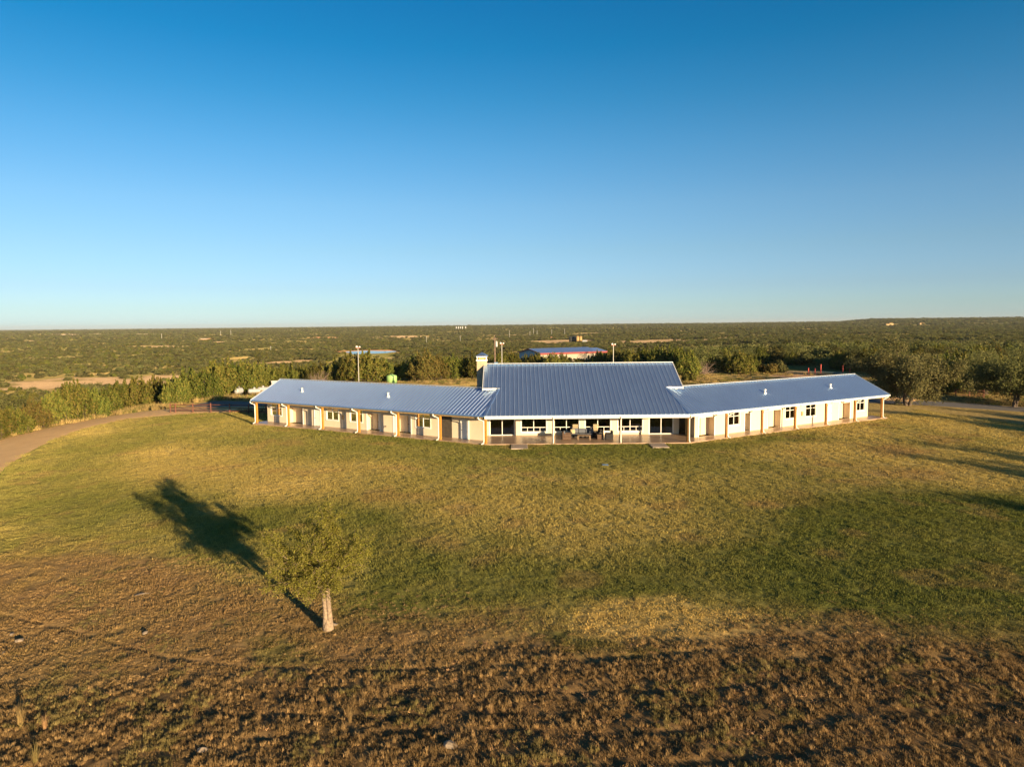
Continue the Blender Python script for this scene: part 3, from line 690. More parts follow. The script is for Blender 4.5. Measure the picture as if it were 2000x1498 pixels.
# ------------------------------------------------------------------ foliage builders
def leafquads(C, Nn, size, asp, rg, jit=.6, droop=0.):
    """one small quad per centre, roughly facing Nn with jitter"""
    n = len(C); Nn = Nn+rg.normal(0, jit, (n, 3)); Nn /= np.linalg.norm(Nn, axis=1)[:, None]+1e-9
    t = rg.normal(0, 1, (n, 3)); t[:, 2] += droop; t -= Nn*(t*Nn).sum(1)[:, None]; t /= np.linalg.norm(t, axis=1)[:, None]+1e-9
    b = np.cross(Nn, t); s = (size*rg.uniform(.6, 1.4, n))[:, None]
    V = np.stack([C-t*s, C-b*s*asp, C+t*s, C+b*s*asp], 1).reshape(-1, 3); Q = np.arange(4*n).reshape(-1, 4)
    return V, Q
def tubes(segs, n=5):
    V = []; Q = []
    for p0, p1, r0, r1 in segs:
        p0 = np.array(p0); p1 = np.array(p1); d = p1-p0; L = np.linalg.norm(d)+1e-9; d = d/L
        x = np.cross(d, [0, 0, 1.]); x = x/np.linalg.norm(x) if np.linalg.norm(x) > .05 else np.array([1., 0, 0]); y = np.cross(d, x); b = len(V)
        for p, r_ in ((p0-d*r0*.3, r0), (p1+d*r1*.3, r1)):
            for k in range(n):
                a = 2*math.pi*k/n; V.append(p+x*math.cos(a)*r_+y*math.sin(a)*r_)
        for k in range(n): Q.append((b+k, b+(k+1) % n, b+n+(k+1) % n, b+n+k))
    return np.array(V), np.array(Q)
def limbs(rg, h0, H, spread, r0, stems=1, n1=7, lean=(0, 0), up=.5, wob=.15):
    """stem(s), limbs, twigs. returns segments and twig points"""
    segs = []; tips = []
    for s in range(stems):
        a0 = rg.uniform(0, 6.28)+s*2.4; p = np.array([math.cos(a0), math.sin(a0), 0])*r0*.8*(stems > 1); top = p+np.array([math.cos(a0)*.15*h0*(stems > 1), math.sin(a0)*.15*h0*(stems > 1), h0])
        q = p.copy(); r_ = r0
        for k in range(3):
            nx = p+(top-p)*(k+1)/3+rg.normal(0, .03*h0, 3)*(1, 1, 0); segs.append((q, nx, r_, r_*.88)); q = nx; r_ *= .88
        for i in range(n1):
            a = a0+i*2.4+rg.uniform(-.4, .4); L = spread*rg.uniform(.7, 1.05); el_ = rg.uniform(up*.3, up*1.9)
            d = np.array([math.cos(a)*math.cos(el_)+lean[0], math.sin(a)*math.cos(el_)+lean[1], math.sin(el_)]); m = q.copy(); rr = r_*rg.uniform(.45, .7)
            K = 5
            for k in range(K):
                d2 = d+rg.normal(0, wob, 3); d2[2] += .12*(k-1.5)*(1 if up > .5 else .3); d2 /= np.linalg.norm(d2); nx = m+d2*L/K; nx[2] = min(nx[2], H*.97)
                segs.append((m, nx, rr, rr*.74)); rr *= .74
                for j in range(3 if k else 1):
                    e = d2+rg.normal(0, .75, 3); e[2] += .25; e /= np.linalg.norm(e); tw = nx+e*L*.28*rg.uniform(.6, 1.2); tw[2] = min(tw[2], H)
                    segs.append((nx, tw, rr*.5, rr*.2)); tips.append((nx, tw))
                    for _ in range(2):
                        e2 = e+rg.normal(0, .6, 3); e2 /= np.linalg.norm(e2); t3 = tw+e2*L*.14; t3[2] = min(t3[2], H); segs.append((tw, t3, rr*.22, rr*.08)); tips.append((tw, t3))
                m = nx
    return segs, tips
def tpl_mesquite(seed, H=6., spread=4.2, nleaf=9000, size=.13, h0=1.5, r0=.17, stems=3, mt='mesquite', bark='barkd', lean=(0, 0), up=.5, clump=.30, dens=None):
    rg = np.random.default_rng(seed); segs, tips = limbs(rg, h0, H, spread, r0, stems, 7 if stems < 3 else 5, lean, up)
    tV, tQ = tubes(segs)
    A = np.array([t[0] for t in tips]); B = np.array([t[1] for t in tips]); w_ = rg.uniform(.2, 1, len(tips))**2; w_ /= w_.sum()
    k = rg.choice(len(tips), nleaf, p=w_); u = rg.uniform(.2, 1.15, nleaf)[:, None]
    C = A[k]*(1-u)+B[k]*u+rg.normal(0, clump, (nleaf, 3))*(1, 1, .8)
    ctr = C.mean(0); Nn = (C-ctr); Nn /= np.linalg.norm(Nn, axis=1)[:, None]+1e-6
    V, Q = leafquads(C, Nn, size, .45, rg, .9)
    return npmesh('trunk', tV, tQ, M[bark]), npmesh('crown', V, Q, M[mt])
def tpl_juniper(seed, H=5., W=2.8, plumes=46, nl=9000, size=.15, mt='juniper'):
    rg = np.random.default_rng(seed); Cs = []; Ns = []; segs = []
    segs.append(((0, 0, 0), (0, 0, H*.5), .16, .08))
    per = nl//plumes
    for i in range(plumes):
        a = rg.uniform(0, 6.28); q = math.sqrt(rg.uniform(0, 1)); br = q*W*.78; base = np.array([math.cos(a)*br, math.sin(a)*br, H*rg.uniform(.03, .30)*(1-q*.3)])
        topz = H*(1-.55*q**2.2)*rg.uniform(.74, 1.04); L = max(.6, topz-base[2]); out = np.array([math.cos(a), math.sin(a), 0])*L*.16*q+rg.normal(0, .07, 3)*L*np.array([1, 1, 0])
        w_ = W*rg.uniform(.20, .36); segs.append(((0, 0, H*.08), tuple(base+(0, 0, .2)), .06, .03)); segs.append((tuple(base), tuple(base+out*.7+(0, 0, L*.7)), .035, .012))
        u = rg.uniform(0, 1, per)**.8; prof = np.sin(np.clip(u*1.06+.10, 0, 1.06)**.75*math.pi*.95)**.7; th = rg.uniform(0, 6.28, per); rr = w_*prof*rg.uniform(.55, 1.1, per)
        o = np.stack([np.cos(th), np.sin(th), np.zeros(per)], 1); C = base+out*u[:, None]+o*rr[:, None]+np.stack([np.zeros(per)]*2+[u*L], 1)
        Cs.append(C); N_ = o.copy(); N_[:, 2] = .15; Ns.append(N_)
    C = np.vstack(Cs); Nn = np.vstack(Ns); C[:, 2] = np.maximum(C[:, 2], .05)
    V, Q = leafquads(C, Nn, size, .42, rg, .55, 1.3); tV, tQ = tubes(segs)
    return npmesh('trunk', tV, tQ, M['barkd']), npmesh('crown', V, Q, M[mt])
def tpl_bush(seed, H=3., W=2.3, lobes=9, nl=2600, size=.2, mt='scrub'):
    rg = np.random.default_rng(seed); Cs = []; Ns = []; segs = []
    for i in range(lobes):
        a = rg.uniform(0, 6.28); q = math.sqrt(rg.uniform(0, 1)); c = np.array([math.cos(a)*q*W*.62, math.sin(a)*q*W*.62, H*(rg.uniform(.42, .70)-.22*q)])
        r_ = np.array([W*.42, W*.42, H*.34])*rg.uniform(.6, 1.1); k = nl//lobes; d = rg.normal(0, 1, (k, 3)); d /= np.linalg.norm(d, axis=1)[:, None]
        Cs.append(c+d*r_*rg.uniform(.6, 1.08, (k, 1))); Ns.append(d); segs.append(((0, 0, 0), tuple(c), .07, .02))
    C = np.vstack(Cs); C[:, 2] = np.maximum(C[:, 2], .08); V, Q = leafquads(C, np.vstack(Ns), size, .6, rg, .6); tV, tQ = tubes(segs, 4)
    return npmesh('trunk', tV, tQ, M['barkd']), npmesh('crown', V, Q, M[mt])
def place_tree(tpl, name, x, y, s, rz, label, group=None, sz=1., cat='tree', z=None):
    z = z1(x, y) if z is None else z
    r = bpy.data.objects.new(name, None); col.objects.link(r); r.location = (x, y, z-.05); r.rotation_euler[2] = rz; r.scale = (s, s, s*sz); r.empty_display_size = .2
    tag(r, label, cat, group)
    for me, nm in zip(tpl, ('trunk', 'crown')):
        o = bpy.data.objects.new(nm, me); col.objects.link(o); o.parent = r
    return r
J = [tpl_juniper(100+i, W=(2.6, 3.0, 2.4, 2.8)[i]) for i in range(4)]
JR = tpl_juniper(120, H=5.5, W=2.9, mt='russet')
MQ = [tpl_mesquite(200+i, clump=.42, nleaf=8000, size=.15) for i in range(3)]
BU = [tpl_bush(300+i) for i in range(3)]; GB = tpl_bush(310, 2.2, 1.8, mt='russet', nl=2000)
# ------------------------------------------------------------------ the lone tree on the lawn
def lawn_tree():
    rg = np.random.default_rng(5); x, y = P(641, 1229); z = z1(x, y)
    segs = []; V = MB(); r = empty('lawn_tree', (x, y, z), 0, label='small twin-stemmed tree with a thin airy crown alone on the lawn', cat='tree')
    tips = []
    for sx_, q in ((-.085, 0), (.085, 1)):
        pts = [(x+sx_*1.25, y+.0, z-.1), (x+sx_*1.1, y, z+.35), (x+sx_*.9-.02, y, z+.9), (x+sx_*1.0-.05, y, z+1.42)]
        V.tube(pts, [.15, .115, .10, .095], 12)
    V.tube([(x, y, z-.1), (x, y, z+.25), (x-.02, y, z+.6)], [.26, .17, .05], 12)
    V.build('trunk', M['bark'], r, True)
    # limbs from the forks
    for i in range(15):
        s0 = -1 if i % 2 else 1; p = np.array([s0*.085-.05, 0, 1.34]); a = i*2.4+rg.uniform(-.3, .3); ca, sa = math.cos(a), math.sin(a)
        el_ = (1.35, 1.1, .85, .55, .25)[i % 5]+rg.uniform(-.1, .1); L = (3.1, 3.1, 2.9, 2.6, 2.2)[i % 5]*rg.uniform(.88, 1.08)
        d = np.array([ca*math.cos(el_)-.20, sa*math.cos(el_), math.sin(el_)]); rr = .042*rg.uniform(.8, 1.1); m = p
        for k in range(6):
            f = (.25, .6, 1, 1, 1, 1)[k]; d2 = d*f+np.array([0, 0, 1.])*(1-f)+rg.normal(0, .16, 3)*f; d2[2] += .03-.05*k*(i % 5 > 2); d2 /= np.linalg.norm(d2); nx = m+d2*L/6; segs.append((m, nx, rr, rr*.78)); rr *= .78
            for j in range(4 if k else 1):
                e = d2*.7+rg.normal(0, .6, 3); e /= np.linalg.norm(e); tw = nx+e*rg.uniform(.3, .7); segs.append((nx, tw, rr*.45, rr*.18)); tips.append((nx, tw))
                for _ in range(3):
                    e2 = e+rg.normal(0, .6, 3); e2[2] -= .2; e2 /= np.linalg.norm(e2); t3 = tw+e2*rg.uniform(.2, .45); segs.append((tw, t3, rr*.16, .003)); tips.append((tw, t3))
            m = nx
    tV, tQ = tubes(segs, 6); o = bpy.data.objects.new('branches', npmesh('branches', tV, tQ, M['bark'])); col.objects.link(o); o.parent = r
    A = np.array([t[0] for t in tips]); B = np.array([t[1] for t in tips]); n = 50000; w_ = rg.uniform(0.05, 1, len(tips))**1.6; w_ /= w_.sum()
    k = rg.choice(len(tips), n, p=w_); u = rg.uniform(0, 1.15, n)[:, None]; C = A[k]*(1-u)+B[k]*u+rg.normal(0, .075, (n, 3)); C[:, 2] -= .02
    Nn = rg.normal(0, 1, (n, 3)); V_, Q_ = leafquads(C, Nn, .040, .45, rg, .3, -.6)
    o = bpy.data.objects.new('crown', npmesh('crown', V_, Q_, M['oakleaf'])); col.objects.link(o); o.parent = r
lawn_tree()
# ------------------------------------------------------------------ individual trees
ORD = ['first', 'second', 'third', 'fourth', 'fifth', 'sixth', 'seventh', 'eighth', 'ninth', 'tenth', 'eleventh', 'twelfth', 'thirteenth', 'fourteenth', 'fifteenth', 'sixteenth']
rr_ = random.Random(3); planted = []
def belt(items, text, group, name='juniper_tree'):
    for i, (px, D, h, k) in enumerate(sorted(items)):
        x, y = atD(px, D); t = {'j': J[rr_.randrange(4)], 'r': JR, 'm': MQ[rr_.randrange(3)], 'b': BU[rr_.randrange(3)], 'g': GB}[k]
        base = {'j': 5., 'r': 5.5, 'm': 6., 'b': 3., 'g': 2.2}[k]; nm = {'j': 'juniper_tree', 'r': 'juniper_tree', 'm': 'mesquite_tree', 'b': 'shrub', 'g': 'shrub'}[k]
        place_tree(t, nm, x, y, h/base, rr_.uniform(0, 6.28), text % ORD[i], group, rr_.uniform(.92, 1.08), 'shrub' if k in 'bg' else 'tree'); planted.append((x, y, h*.5))
belt([(-25, 91, 4.8, 'j'), (20, 95, 4.4, 'j'), (58, 99, 4.4, 'r'), (98, 103, 5.2, 'j'), (136, 106, 6.0, 'j'), (172, 109, 5.2, 'j'), (205, 113, 4.6, 'j'), (232, 119, 5.2, 'j'), (268, 120, 6.0, 'j'), (298, 126, 5.2, 'j')],
     '%s juniper along the dirt road, counting from the picture edge', 'junipers along the dirt road')
belt([(340, 116, 5.0, 'j'), (366, 121, 6.0, 'j'), (398, 122, 5.6, 'j'), (428, 126, 7.4, 'j'), (452, 131, 6.6, 'j'), (480, 140, 6.4, 'j')], '%s juniper behind the pipe fence, counting from the road bend', 'junipers behind the pipe fence')
belt([(505, 150, 6.2, 'j'), (530, 155, 6.0, 'j'), (560, 162, 6.0, 'j'), (590, 165, 5.8, 'j'), (615, 156, 5.4, 'r'), (632, 160, 5.6, 'r'), (660, 156, 6.2, 'j'), (690, 152, 7.2, 'j'), (718, 150, 7.4, 'j'), (742, 153, 6.2, 'j'),
      (806, 158, 6.2, 'j'), (830, 154, 7.4, 'r'), (852, 156, 6.2, 'r'), (884, 158, 6.0, 'j'), (906, 160, 5.2, 'j'), (930, 156, 6.4, 'j')], '%s juniper behind the left wing, counting towards the chimney', 'junipers behind the left wing')
belt([(1078, 180, 5.0, 'j'), (1064, 184, 4.6, 'j'), (1096, 184, 4.8, 'j'), (1130, 176, 3.6, 'j'), (1168, 182, 4.8, 'j'), (1200, 178, 6.6, 'j'), (1232, 172, 6.6, 'j'), (1258, 176, 7.0, 'j'), (1290, 168, 6.8, 'j'), (1000, 185, 5.6, 'j'), (974, 176, 5.2, 'j')],
     '%s tree showing above the main roof, counting from the chimney', 'trees between the main roof and the barn')
belt([(1318, 165, 7.0, 'j'), (1342, 158, 6.6, 'j'), (1362, 172, 7.0, 'm'), (1422, 172, 5.6, 'j'), (1446, 166, 6.2, 'j'), (1462, 172, 5.2, 'j')], '%s bushy tree behind the right wing, counting from the main roof', 'trees behind the right wing')
belt([(1346, 146, 1.9, 'g'), (1500, 165, 3.0, 'g'), (1520, 172, 3.2, 'b'), (1400, 190, 3.2, 'b')], '%s low shrub on the dry grass behind the right wing, counting from the main roof', 'shrubs behind the right wing')
# dead brush
rg = np.random.default_rng(9); sg, tp = limbs(rg, .5, 3.2, 3.2, .10, 4, 7, up=.55, wob=.25); tV, tQ = tubes(sg, 4)
for px, D, lab in ((1376, 162, 'bare pinkish-grey dead tree in front of the dark woods'), (622, 147, 'bare dead brush between the junipers behind the left ridge')):
    x, y = atD(px, D); o = bpy.data.objects.new('dead_tree', npmesh('dead_tree', tV, tQ, M['deadwood'])); col.objects.link(o); o.location = (x, y, z1(x, y)); tag(o, lab, 'tree')
# the big trees right of the house
BM = tpl_mesquite(400, H=8.8, spread=5.2, nleaf=30000, mt='mesqlight', size=.13, h0=1.7, r0=.26, stems=3, clump=.42, up=.6)
x, y = P(1772, 792); place_tree(BM, 'mesquite_tree', x, y, 1.14, .6, 'big grey-green mesquite at the tip of the right wing', z=z1(x, y))
BM2 = tpl_mesquite(401, H=9., spread=5.6, nleaf=26000, size=.14, h0=2., r0=.28, stems=3, clump=.5, up=.6)
for px, D, s, rz, lab in ((1985, 103, .95, 1., 'large mesquite at the right edge in front of the dark trees'), (2080, 100, .9, 2.6, 'mesquite beyond the right edge beside the large one'), (1930, 118, .85, 4., 'mesquite behind the rail fence at its outer end')):
    x, y = atD(px, D); place_tree(BM2, 'mesquite_tree', x, y, s, rz, lab)
belt([(1826, 118, 6.8, 'j'), (1848, 122, 7.4, 'j'), (1872, 124, 7.2, 'j'), (1955, 122, 7.0, 'j'), (1900, 138, 7.0, 'm')],
     '%s dark tree behind the rail fence, counting from the big mesquite', 'dark trees behind the rail fence')
# trees that stand to the right of the view and throw their shadows across the lawn
k = (.59, -.807)
for tx, ty, h, s_, lab in ((37.0, 61.5, 8.6, 0, 'tree out to the right whose shadow crosses the lawn farthest in'), (33.0, 49.0, 8.0, 1, 'tree out to the right throwing the nearest lawn shadow'),
        (38.5, 57.0, 6.0, 2, 'tree out to the right throwing the middle lawn shadow'), (42.0, 67.5, 8.0, 0, 'tree out to the right throwing the faint far lawn shadow'),
        (51.8, 96.2, 8.8, 1, 'tall tree out to the right shading the grass by the drive'), (57, 90, 8.0, 2, 'tree out to the right shading the drive edge'), (62, 97, 7.0, 0, 'tree out to the right shading the near drive'), (72, 96, 6, 1, 'farther tree out to the right shading the drive'), ):
    L = h/math.tan(SUN_EL); x, y = tx+k[0]*L, ty+k[1]*L; x, y = tx+k[0]*(L-(z1(x, y)-z1(tx, ty))*-8*0), ty+k[1]*L
    dz = z1(x, y)-z1(tx, ty); L = (h+dz)/math.tan(SUN_EL); x, y = tx+k[0]*L, ty+k[1]*L
    place_tree((J[0], J[1], J[2])[s_] if h < 6.5 else BM, 'shade_tree', x, y, h/(5. if h < 6.5 else 6.4), s_*2., lab, 'trees to the right of the lawn', 1. if h < 6.5 else .73)
# ------------------------------------------------------------------ scrub woods: the largest stand alone, the rest is one mass
def density():
    pts = []; rg = np.random.default_rng(77)
    # rings with spacing growing with distance
    D = 112.
    while D < 9000:
        sp_ = 4.6 if D < 900 else D/195; sp_ = sp_*(1 if D > 170 else .95)
        a0, a1 = R(-43), R(43); n = int((a1-a0)*D/sp_); a = a0+(np.arange(n)+rg.uniform(0, 1, n))*(a1-a0)/n; r_ = D+rg.uniform(-.5, .5, n)*sp_*1.1
        pts.append(np.stack([np.sin(a)*r_, np.cos(a)*r_, np.full(n, sp_)], 1)); D += sp_*(.9 if D < 900 else 1.25)
    p = np.vstack(pts); x, y, s = p.T; r_ = np.hypot(x, y); az = np.degrees(np.arctan2(x, y))
    keep = np.ones(len(x), bool)
    w_, _ = baremask(x, y); keep &= w_ < .3
    gap = fbm(x, y, 60, 21, 4); gap2 = fbm(x, y, 320, 23, 3)
    keep &= rg.uniform(0, 1, len(x)) > ss(.46, .62, gap)*.85
    keep &= rg.uniform(0, 1, len(x)) > ss(.50, .62, fbm(x, y, 170, 29, 3))*.5*(r_ > 250)
    keep &= rg.uniform(0, 1, len(x)) > .12+.30*((az > 12) & (r_ > 190) & (r_ < 600))
    # the hilltop yard stays open
    inner = np.interp(az, [-45, -34, -27, -20, -13, -6, 0, 6, 12, 15, 18, 22, 27, 31, 45], [128, 132, 136, 150, 170, 172, 185, 185, 172, 180, 214, 210, 182, 172, 140])
    keep &= r_ > inner
    k2 = r_ < 330; d = np.full(len(x), 99.); d[k2] = segdist(x[k2], y[k2], SPUR, False); keep &= d > 4.5
    d = np.hypot(x-16, y-203); keep &= d > 15
    for a, b, q in planted: keep &= np.hypot(x-a, y-b) > q*.6
    u = np.hypot(x, y)-850; v = (x*POND[1]-y*POND[0])/math.hypot(*POND[:2]); keep &= np.hypot(u/100, v/38)+(fbm(x, y, 16, 43, 2)-.5)*.9 > 1; keep &= ~((az > 36.2) & (r_ < 330))
    x, y, s, r_, az = x[keep], y[keep], s[keep], r_[keep], az[keep]; n = len(x)
    right = ss(5, 22, az)*ss(900, 300, r_)
    h = (2.4+1.5*rg.uniform(0, 1, n)**1.5+1.5*right+1.2*ss(400, 180, r_)*(1-.6*right))*rg.uniform(.75, 1.15, n)*(1+ (s/4.6-1)*.40)
    wscale = h*np.where(r_ > 300, 1.15, 1.)
    return x, y, h, wscale, s, az, r_
x, y, h, ws, s, az, r_ = density(); z = zt(x, y)
print('scrub', len(x))
size = h/r_*(np.abs(az) < 37.5); order = np.argsort(-size); big = order[:190]; rest = np.ones(len(x), bool); rest[big] = False
for i in big:
    a = az[i]; q = rr_.random()
    zone = ('left', 'behind the left wing') if a < -14 else ('', 'beyond the main roof') if a < 13.5 else ('', 'behind the right wing') if a < 26 else ('', 'beyond the gravel drive')
    pj = .75 if a < 13 else .4
    if q < pj: t, nm, b, w_ = J[rr_.randrange(4)], 'juniper_tree', 5., 'dense green juniper'
    elif q < .93: t, nm, b, w_ = MQ[rr_.randrange(3)], 'mesquite_tree', 6., 'airy olive mesquite'
    else: t, nm, b, w_ = JR, 'juniper_tree', 5.5, 'russet-tinged juniper'
    dist = 'front' if r_[i] < 190 else 'deeper'
    lab = '%s in the %s part of the woods %s' % (w_, dist, zone[1])
    place_tree(t, nm, float(x[i]), float(y[i]), float(h[i]/b), rr_.uniform(0, 6.28), lab, lab.replace(' in the', 's in the', 1), rr_.uniform(.85, 1.1))
def gn_scatter(name, pts, rot, scl, vi, colr, meshes, label, mt=None, tilt=None):
    src = bpy.data.collections.new(name+'_source')
    for i, me in enumerate(meshes):
        o = bpy.data.objects.new('%s_source_%02d' % (name, i), me); src.objects.link(o)
    me = bpy.data.meshes.new(name); me.vertices.add(len(pts)); me.vertices.foreach_set('co', np.ascontiguousarray(pts, np.float32).ravel())
    at = me.attributes.new('scl', 'FLOAT_VECTOR', 'POINT'); at.data.foreach_set('vector', np.ascontiguousarray(scl, np.float32).ravel())
    at = me.attributes.new('rot', 'FLOAT_VECTOR', 'POINT'); at.data.foreach_set('vector', np.ascontiguousarray(rot, np.float32).ravel())
    at = me.attributes.new('vi', 'INT', 'POINT'); at.data.foreach_set('value', np.ascontiguousarray(vi, np.int32))
    if colr is not None:
        at = me.attributes.new('tcol', 'FLOAT_COLOR', 'POINT'); at.data.foreach_set('color', np.ascontiguousarray(np.column_stack([colr, np.ones(len(pts))]), np.float32).ravel())
    o = bpy.data.objects.new(name, me); col.objects.link(o); tag(o, label, kind='stuff')
    g = bpy.data.node_groups.new(name, 'GeometryNodeTree'); g.interface.new_socket('Geometry', in_out='INPUT', socket_type='NodeSocketGeometry'); g.interface.new_socket('Geometry', in_out='OUTPUT', socket_type='NodeSocketGeometry')
    N = g.nodes; gi = N.new('NodeGroupInput'); go = N.new('NodeGroupOutput'); ip = N.new('GeometryNodeInstanceOnPoints'); ci = N.new('GeometryNodeCollectionInfo')
    ci.inputs['Collection'].default_value = src; ci.inputs['Separate Children'].default_value = True; ci.inputs['Reset Children'].default_value = True
    ip.inputs['Pick Instance'].default_value = True
    def na(nm, ty):
        q = N.new('GeometryNodeInputNamedAttribute'); q.data_type = ty; q.inputs['Name'].default_value = nm; return q.outputs['Attribute']
    L = g.links; L.new(gi.outputs[0], ip.inputs['Points']); L.new(ci.outputs[0], ip.inputs['Instance']); L.new(na('vi', 'INT'), ip.inputs['Instance Index'])
    L.new(na('rot', 'FLOAT_VECTOR'), ip.inputs['Rotation']); L.new(na('scl', 'FLOAT_VECTOR'), ip.inputs['Scale']); L.new(ip.outputs[0], go.inputs[0])
    md = o.modifiers.new('scatter', 'NODES'); md.node_group = g
    return o
def joined(t):
    """crown with its trunk in one mesh, for the mass"""
    return t[1]
rg = np.random.default_rng(4)
low = [tpl_juniper(500+i, nl=1500, size=.33, plumes=22)[1] for i in range(3)]+[tpl_bush(510+i, nl=700, size=.36, lobes=8)[1] for i in range(4)]+[tpl_mesquite(520+i, nleaf=1500, size=.34, clump=.5)[1] for i in range(2)]
lh = np.array([5., 5., 5., 3., 3., 3., 3., 6., 6.])
n = int(rest.sum()); near = r_[rest] < 420; pr = rg.uniform(0, 1, n); right = az[rest] > 14
vi = np.where(pr < np.where(near, .5, .25), rg.integers(0, 3, n), np.where(pr < np.where(right, .65, .88), rg.integers(3, 7, n), rg.integers(7, 9, n)))
sc1 = h[rest]/lh[vi]; wx = ws[rest]/lh[vi]*np.where(vi > 2, 1.15, 1.2)
gn_scatter('scrub_woods', np.column_stack([x[rest], y[rest], z[rest]-.1]), np.column_stack([np.zeros(n), np.zeros(n), rg.uniform(0, 6.28, n)]),
           np.column_stack([wx, wx, sc1]), vi, None, low, 'dark green scrub covering the plain out to the skyline')
# ------------------------------------------------------------------ grass
def tuft(seed, n, h, rad, wid, lean=.5, curl=.4):
    """a clump of bent two-piece blades"""
    rg = np.random.default_rng(seed); a = rg.uniform(0, 6.28, n); q = np.sqrt(rg.uniform(0, 1, n))*rad; b = np.stack([np.cos(a)*q, np.sin(a)*q, np.zeros(n)], 1)
    H = h*rg.uniform(.5, 1.15, n); th = rg.uniform(0, 6.28, n); ln = rg.uniform(.1, 1, n)*lean
    d = np.stack([np.cos(th)*np.sin(ln), np.sin(th)*np.sin(ln), np.cos(ln)], 1); d2 = d.copy(); d2[:, 2] -= curl*rg.uniform(0, 1, n); d2 /= np.linalg.norm(d2, axis=1)[:, None]
    s = np.stack([-np.sin(th), np.cos(th), np.zeros(n)], 1)*(wid/2); m = b+d*(H*.55)[:, None]; t = m+d2*(H*.5)[:, None]
    V = np.stack([b-s, b+s, m+s*.8, m-s*.8, t+s*.15, t-s*.15], 1).reshape(-1, 3); i = np.arange(n)[:, None]*6
    Q = np.vstack([i+np.array([0, 1, 2, 3]), i+np.array([3, 2, 4, 5])]); return npmesh('tuft', V, Q, M['grass'])
def poly_area(a0, a1): return a1-a0
GT = [tuft(1, 34, .055, .16, .012), tuft(2, 34, .06, .18, .012, .7), tuft(3, 30, .05, .16, .013, .9),       # 0-2 short lawn
      tuft(4, 26, .17, .09, .016, .55, .5), tuft(5, 30, .20, .11, .016, .7, .7), tuft(6, 22, .14, .08, .016, 1.0, .5),   # 3-5 dry clumps
      tuft(7, 50, .075, .42, .035, .8), tuft(8, 50, .085, .45, .035, .6),                                                # 6-7 wide far lawn
      tuft(9, 60, .75, .22, .018, .45, .5), tuft(10, 70, .6, .45, .03, .5, .6)]                                               # 8-9 tall straw
def zones():
    rg = np.random.default_rng(12); P_, S_, V_, C_ = [], [], [], []
    def ring(r0, r1, dens, amax=40):
        a1 = R(amax); n = int(a1*(r1*r1-r0*r0)*dens); r_ = np.sqrt(rg.uniform(r0*r0, r1*r1, n)); a = rg.uniform(-a1, a1, n); return np.sin(a)*r_, np.cos(a)*r_
    LN = LAWN
    def emit(x, y, v, s, c): P_.append(np.column_stack([x, y, zt(x, y)+micro(x, y)*(1-flatmask(x, y))-.008])); V_.append(v); S_.append(s); C_.append(c)
    def clear(x, y, m=4.6):
        k = segdist(x, y, ROAD, False)+(fbm(x, y, 1.3, 63, 3)-.5)*2.2 > m-.3; k &= segdist(x, y, DRIVE, False) > 3.6; k &= ~inhouse(x, y); return k
    def inhouse(x, y):
        f = np.zeros(len(x), bool)
        for fr, e in ((FLG, 35.1), (FRG, 34.7)):
            u = (x-fr[0])*fr[2]+(y-fr[1])*fr[3]; v = (x-fr[0])*fr[4]+(y-fr[1])*fr[5]; f |= (u > -1) & (u < e) & (v > -.26) & (v < 9)
        f |= (x > -3.4) & (x < 18.4) & (y > 70.42) & (y < 92)
        for a, b in ((-.15, 1.48), (13.55, 15.16)): f |= (x > a-.02) & (x < b+.02) & (y > 67.98) & (y < 71)
        return f
    # short lawn, thick near, wide clumps far
    for r0, r1, dn, vs, sm in ((17, 34, 34, (0, 1, 2), 1.0), (34, 52, 20, (0, 1, 2), 1.35), (50, 78, 9, (6, 7), .72), (78, 128, 4.5, (6, 7), .95)):
        x, y = ring(r0, r1, dn, 50 if r0 < 50 else 44); k = clear(x, y) & inpoly(x, y, LN); x, y = x[k], y[k]
        dry = dryness(x, y); pn = fbm(x, y, .9, 91, 2); k = (rg.uniform(0, 1, len(x)) > dry*.55+.5*ss(.55, .8, pn)*(r0 < 50)); x, y = x[k], y[k]; n = len(x)
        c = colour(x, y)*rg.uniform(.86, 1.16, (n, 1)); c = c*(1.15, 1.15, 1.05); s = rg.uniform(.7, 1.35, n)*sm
        emit(x, y, rg.choice(vs, n), np.column_stack([s, s, s*rg.uniform(.7, 1.4, n)]), c)
    # dry clumps in the unmown foreground
    x, y = ring(15, 44, 62, 50); dry = dryness(x, y); cl = fbm(x, y, .5, 95, 2); row = swath(x, y)
    k = (rg.uniform(0, 1, len(x)) < dry*ss(.23, .56, cl)*(1-row)) & clear(x, y); x, y = x[k], y[k]; n = len(x); dry = dry[k]
    far_ = ss(24.5, 27, y+ (fbm(x, y, 3, 97)-.5)*2); hh = (.70-.38*far_)*rg.uniform(.4, 1.3, n)**1.0
    t = rg.uniform(0, 1, (n, 1)); c = np.array([.43, .29, .13])*t+np.array([.22, .145, .066])*(1-t); g = (fbm(x, y, 1.6, 98, 3) > .60)[:, None]; c = np.where(g, c*.5+np.array([.14, .15, .045])*.6, c)
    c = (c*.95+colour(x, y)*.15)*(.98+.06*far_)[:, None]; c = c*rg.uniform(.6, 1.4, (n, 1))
    s = rg.uniform(.45, 1.0, n); emit(x, y, rg.choice((3, 4, 5), n), np.column_stack([s, s, hh]), c)
    # lying straw
    x, y = ring(15, 27, 3.0, 50); k = (dryness(x, y) > .5) & (fbm(x, y, 1.5, 99, 2) > .5); x, y = x[k], y[k]; n = len(x); s = rg.uniform(.7, 1.2, n)
    emit(x, y, np.full(n, 5), np.column_stack([s*2.4, s, s*.45]), np.array([.42, .26, .13])*rg.uniform(.7, 1.3, (n, 1)))
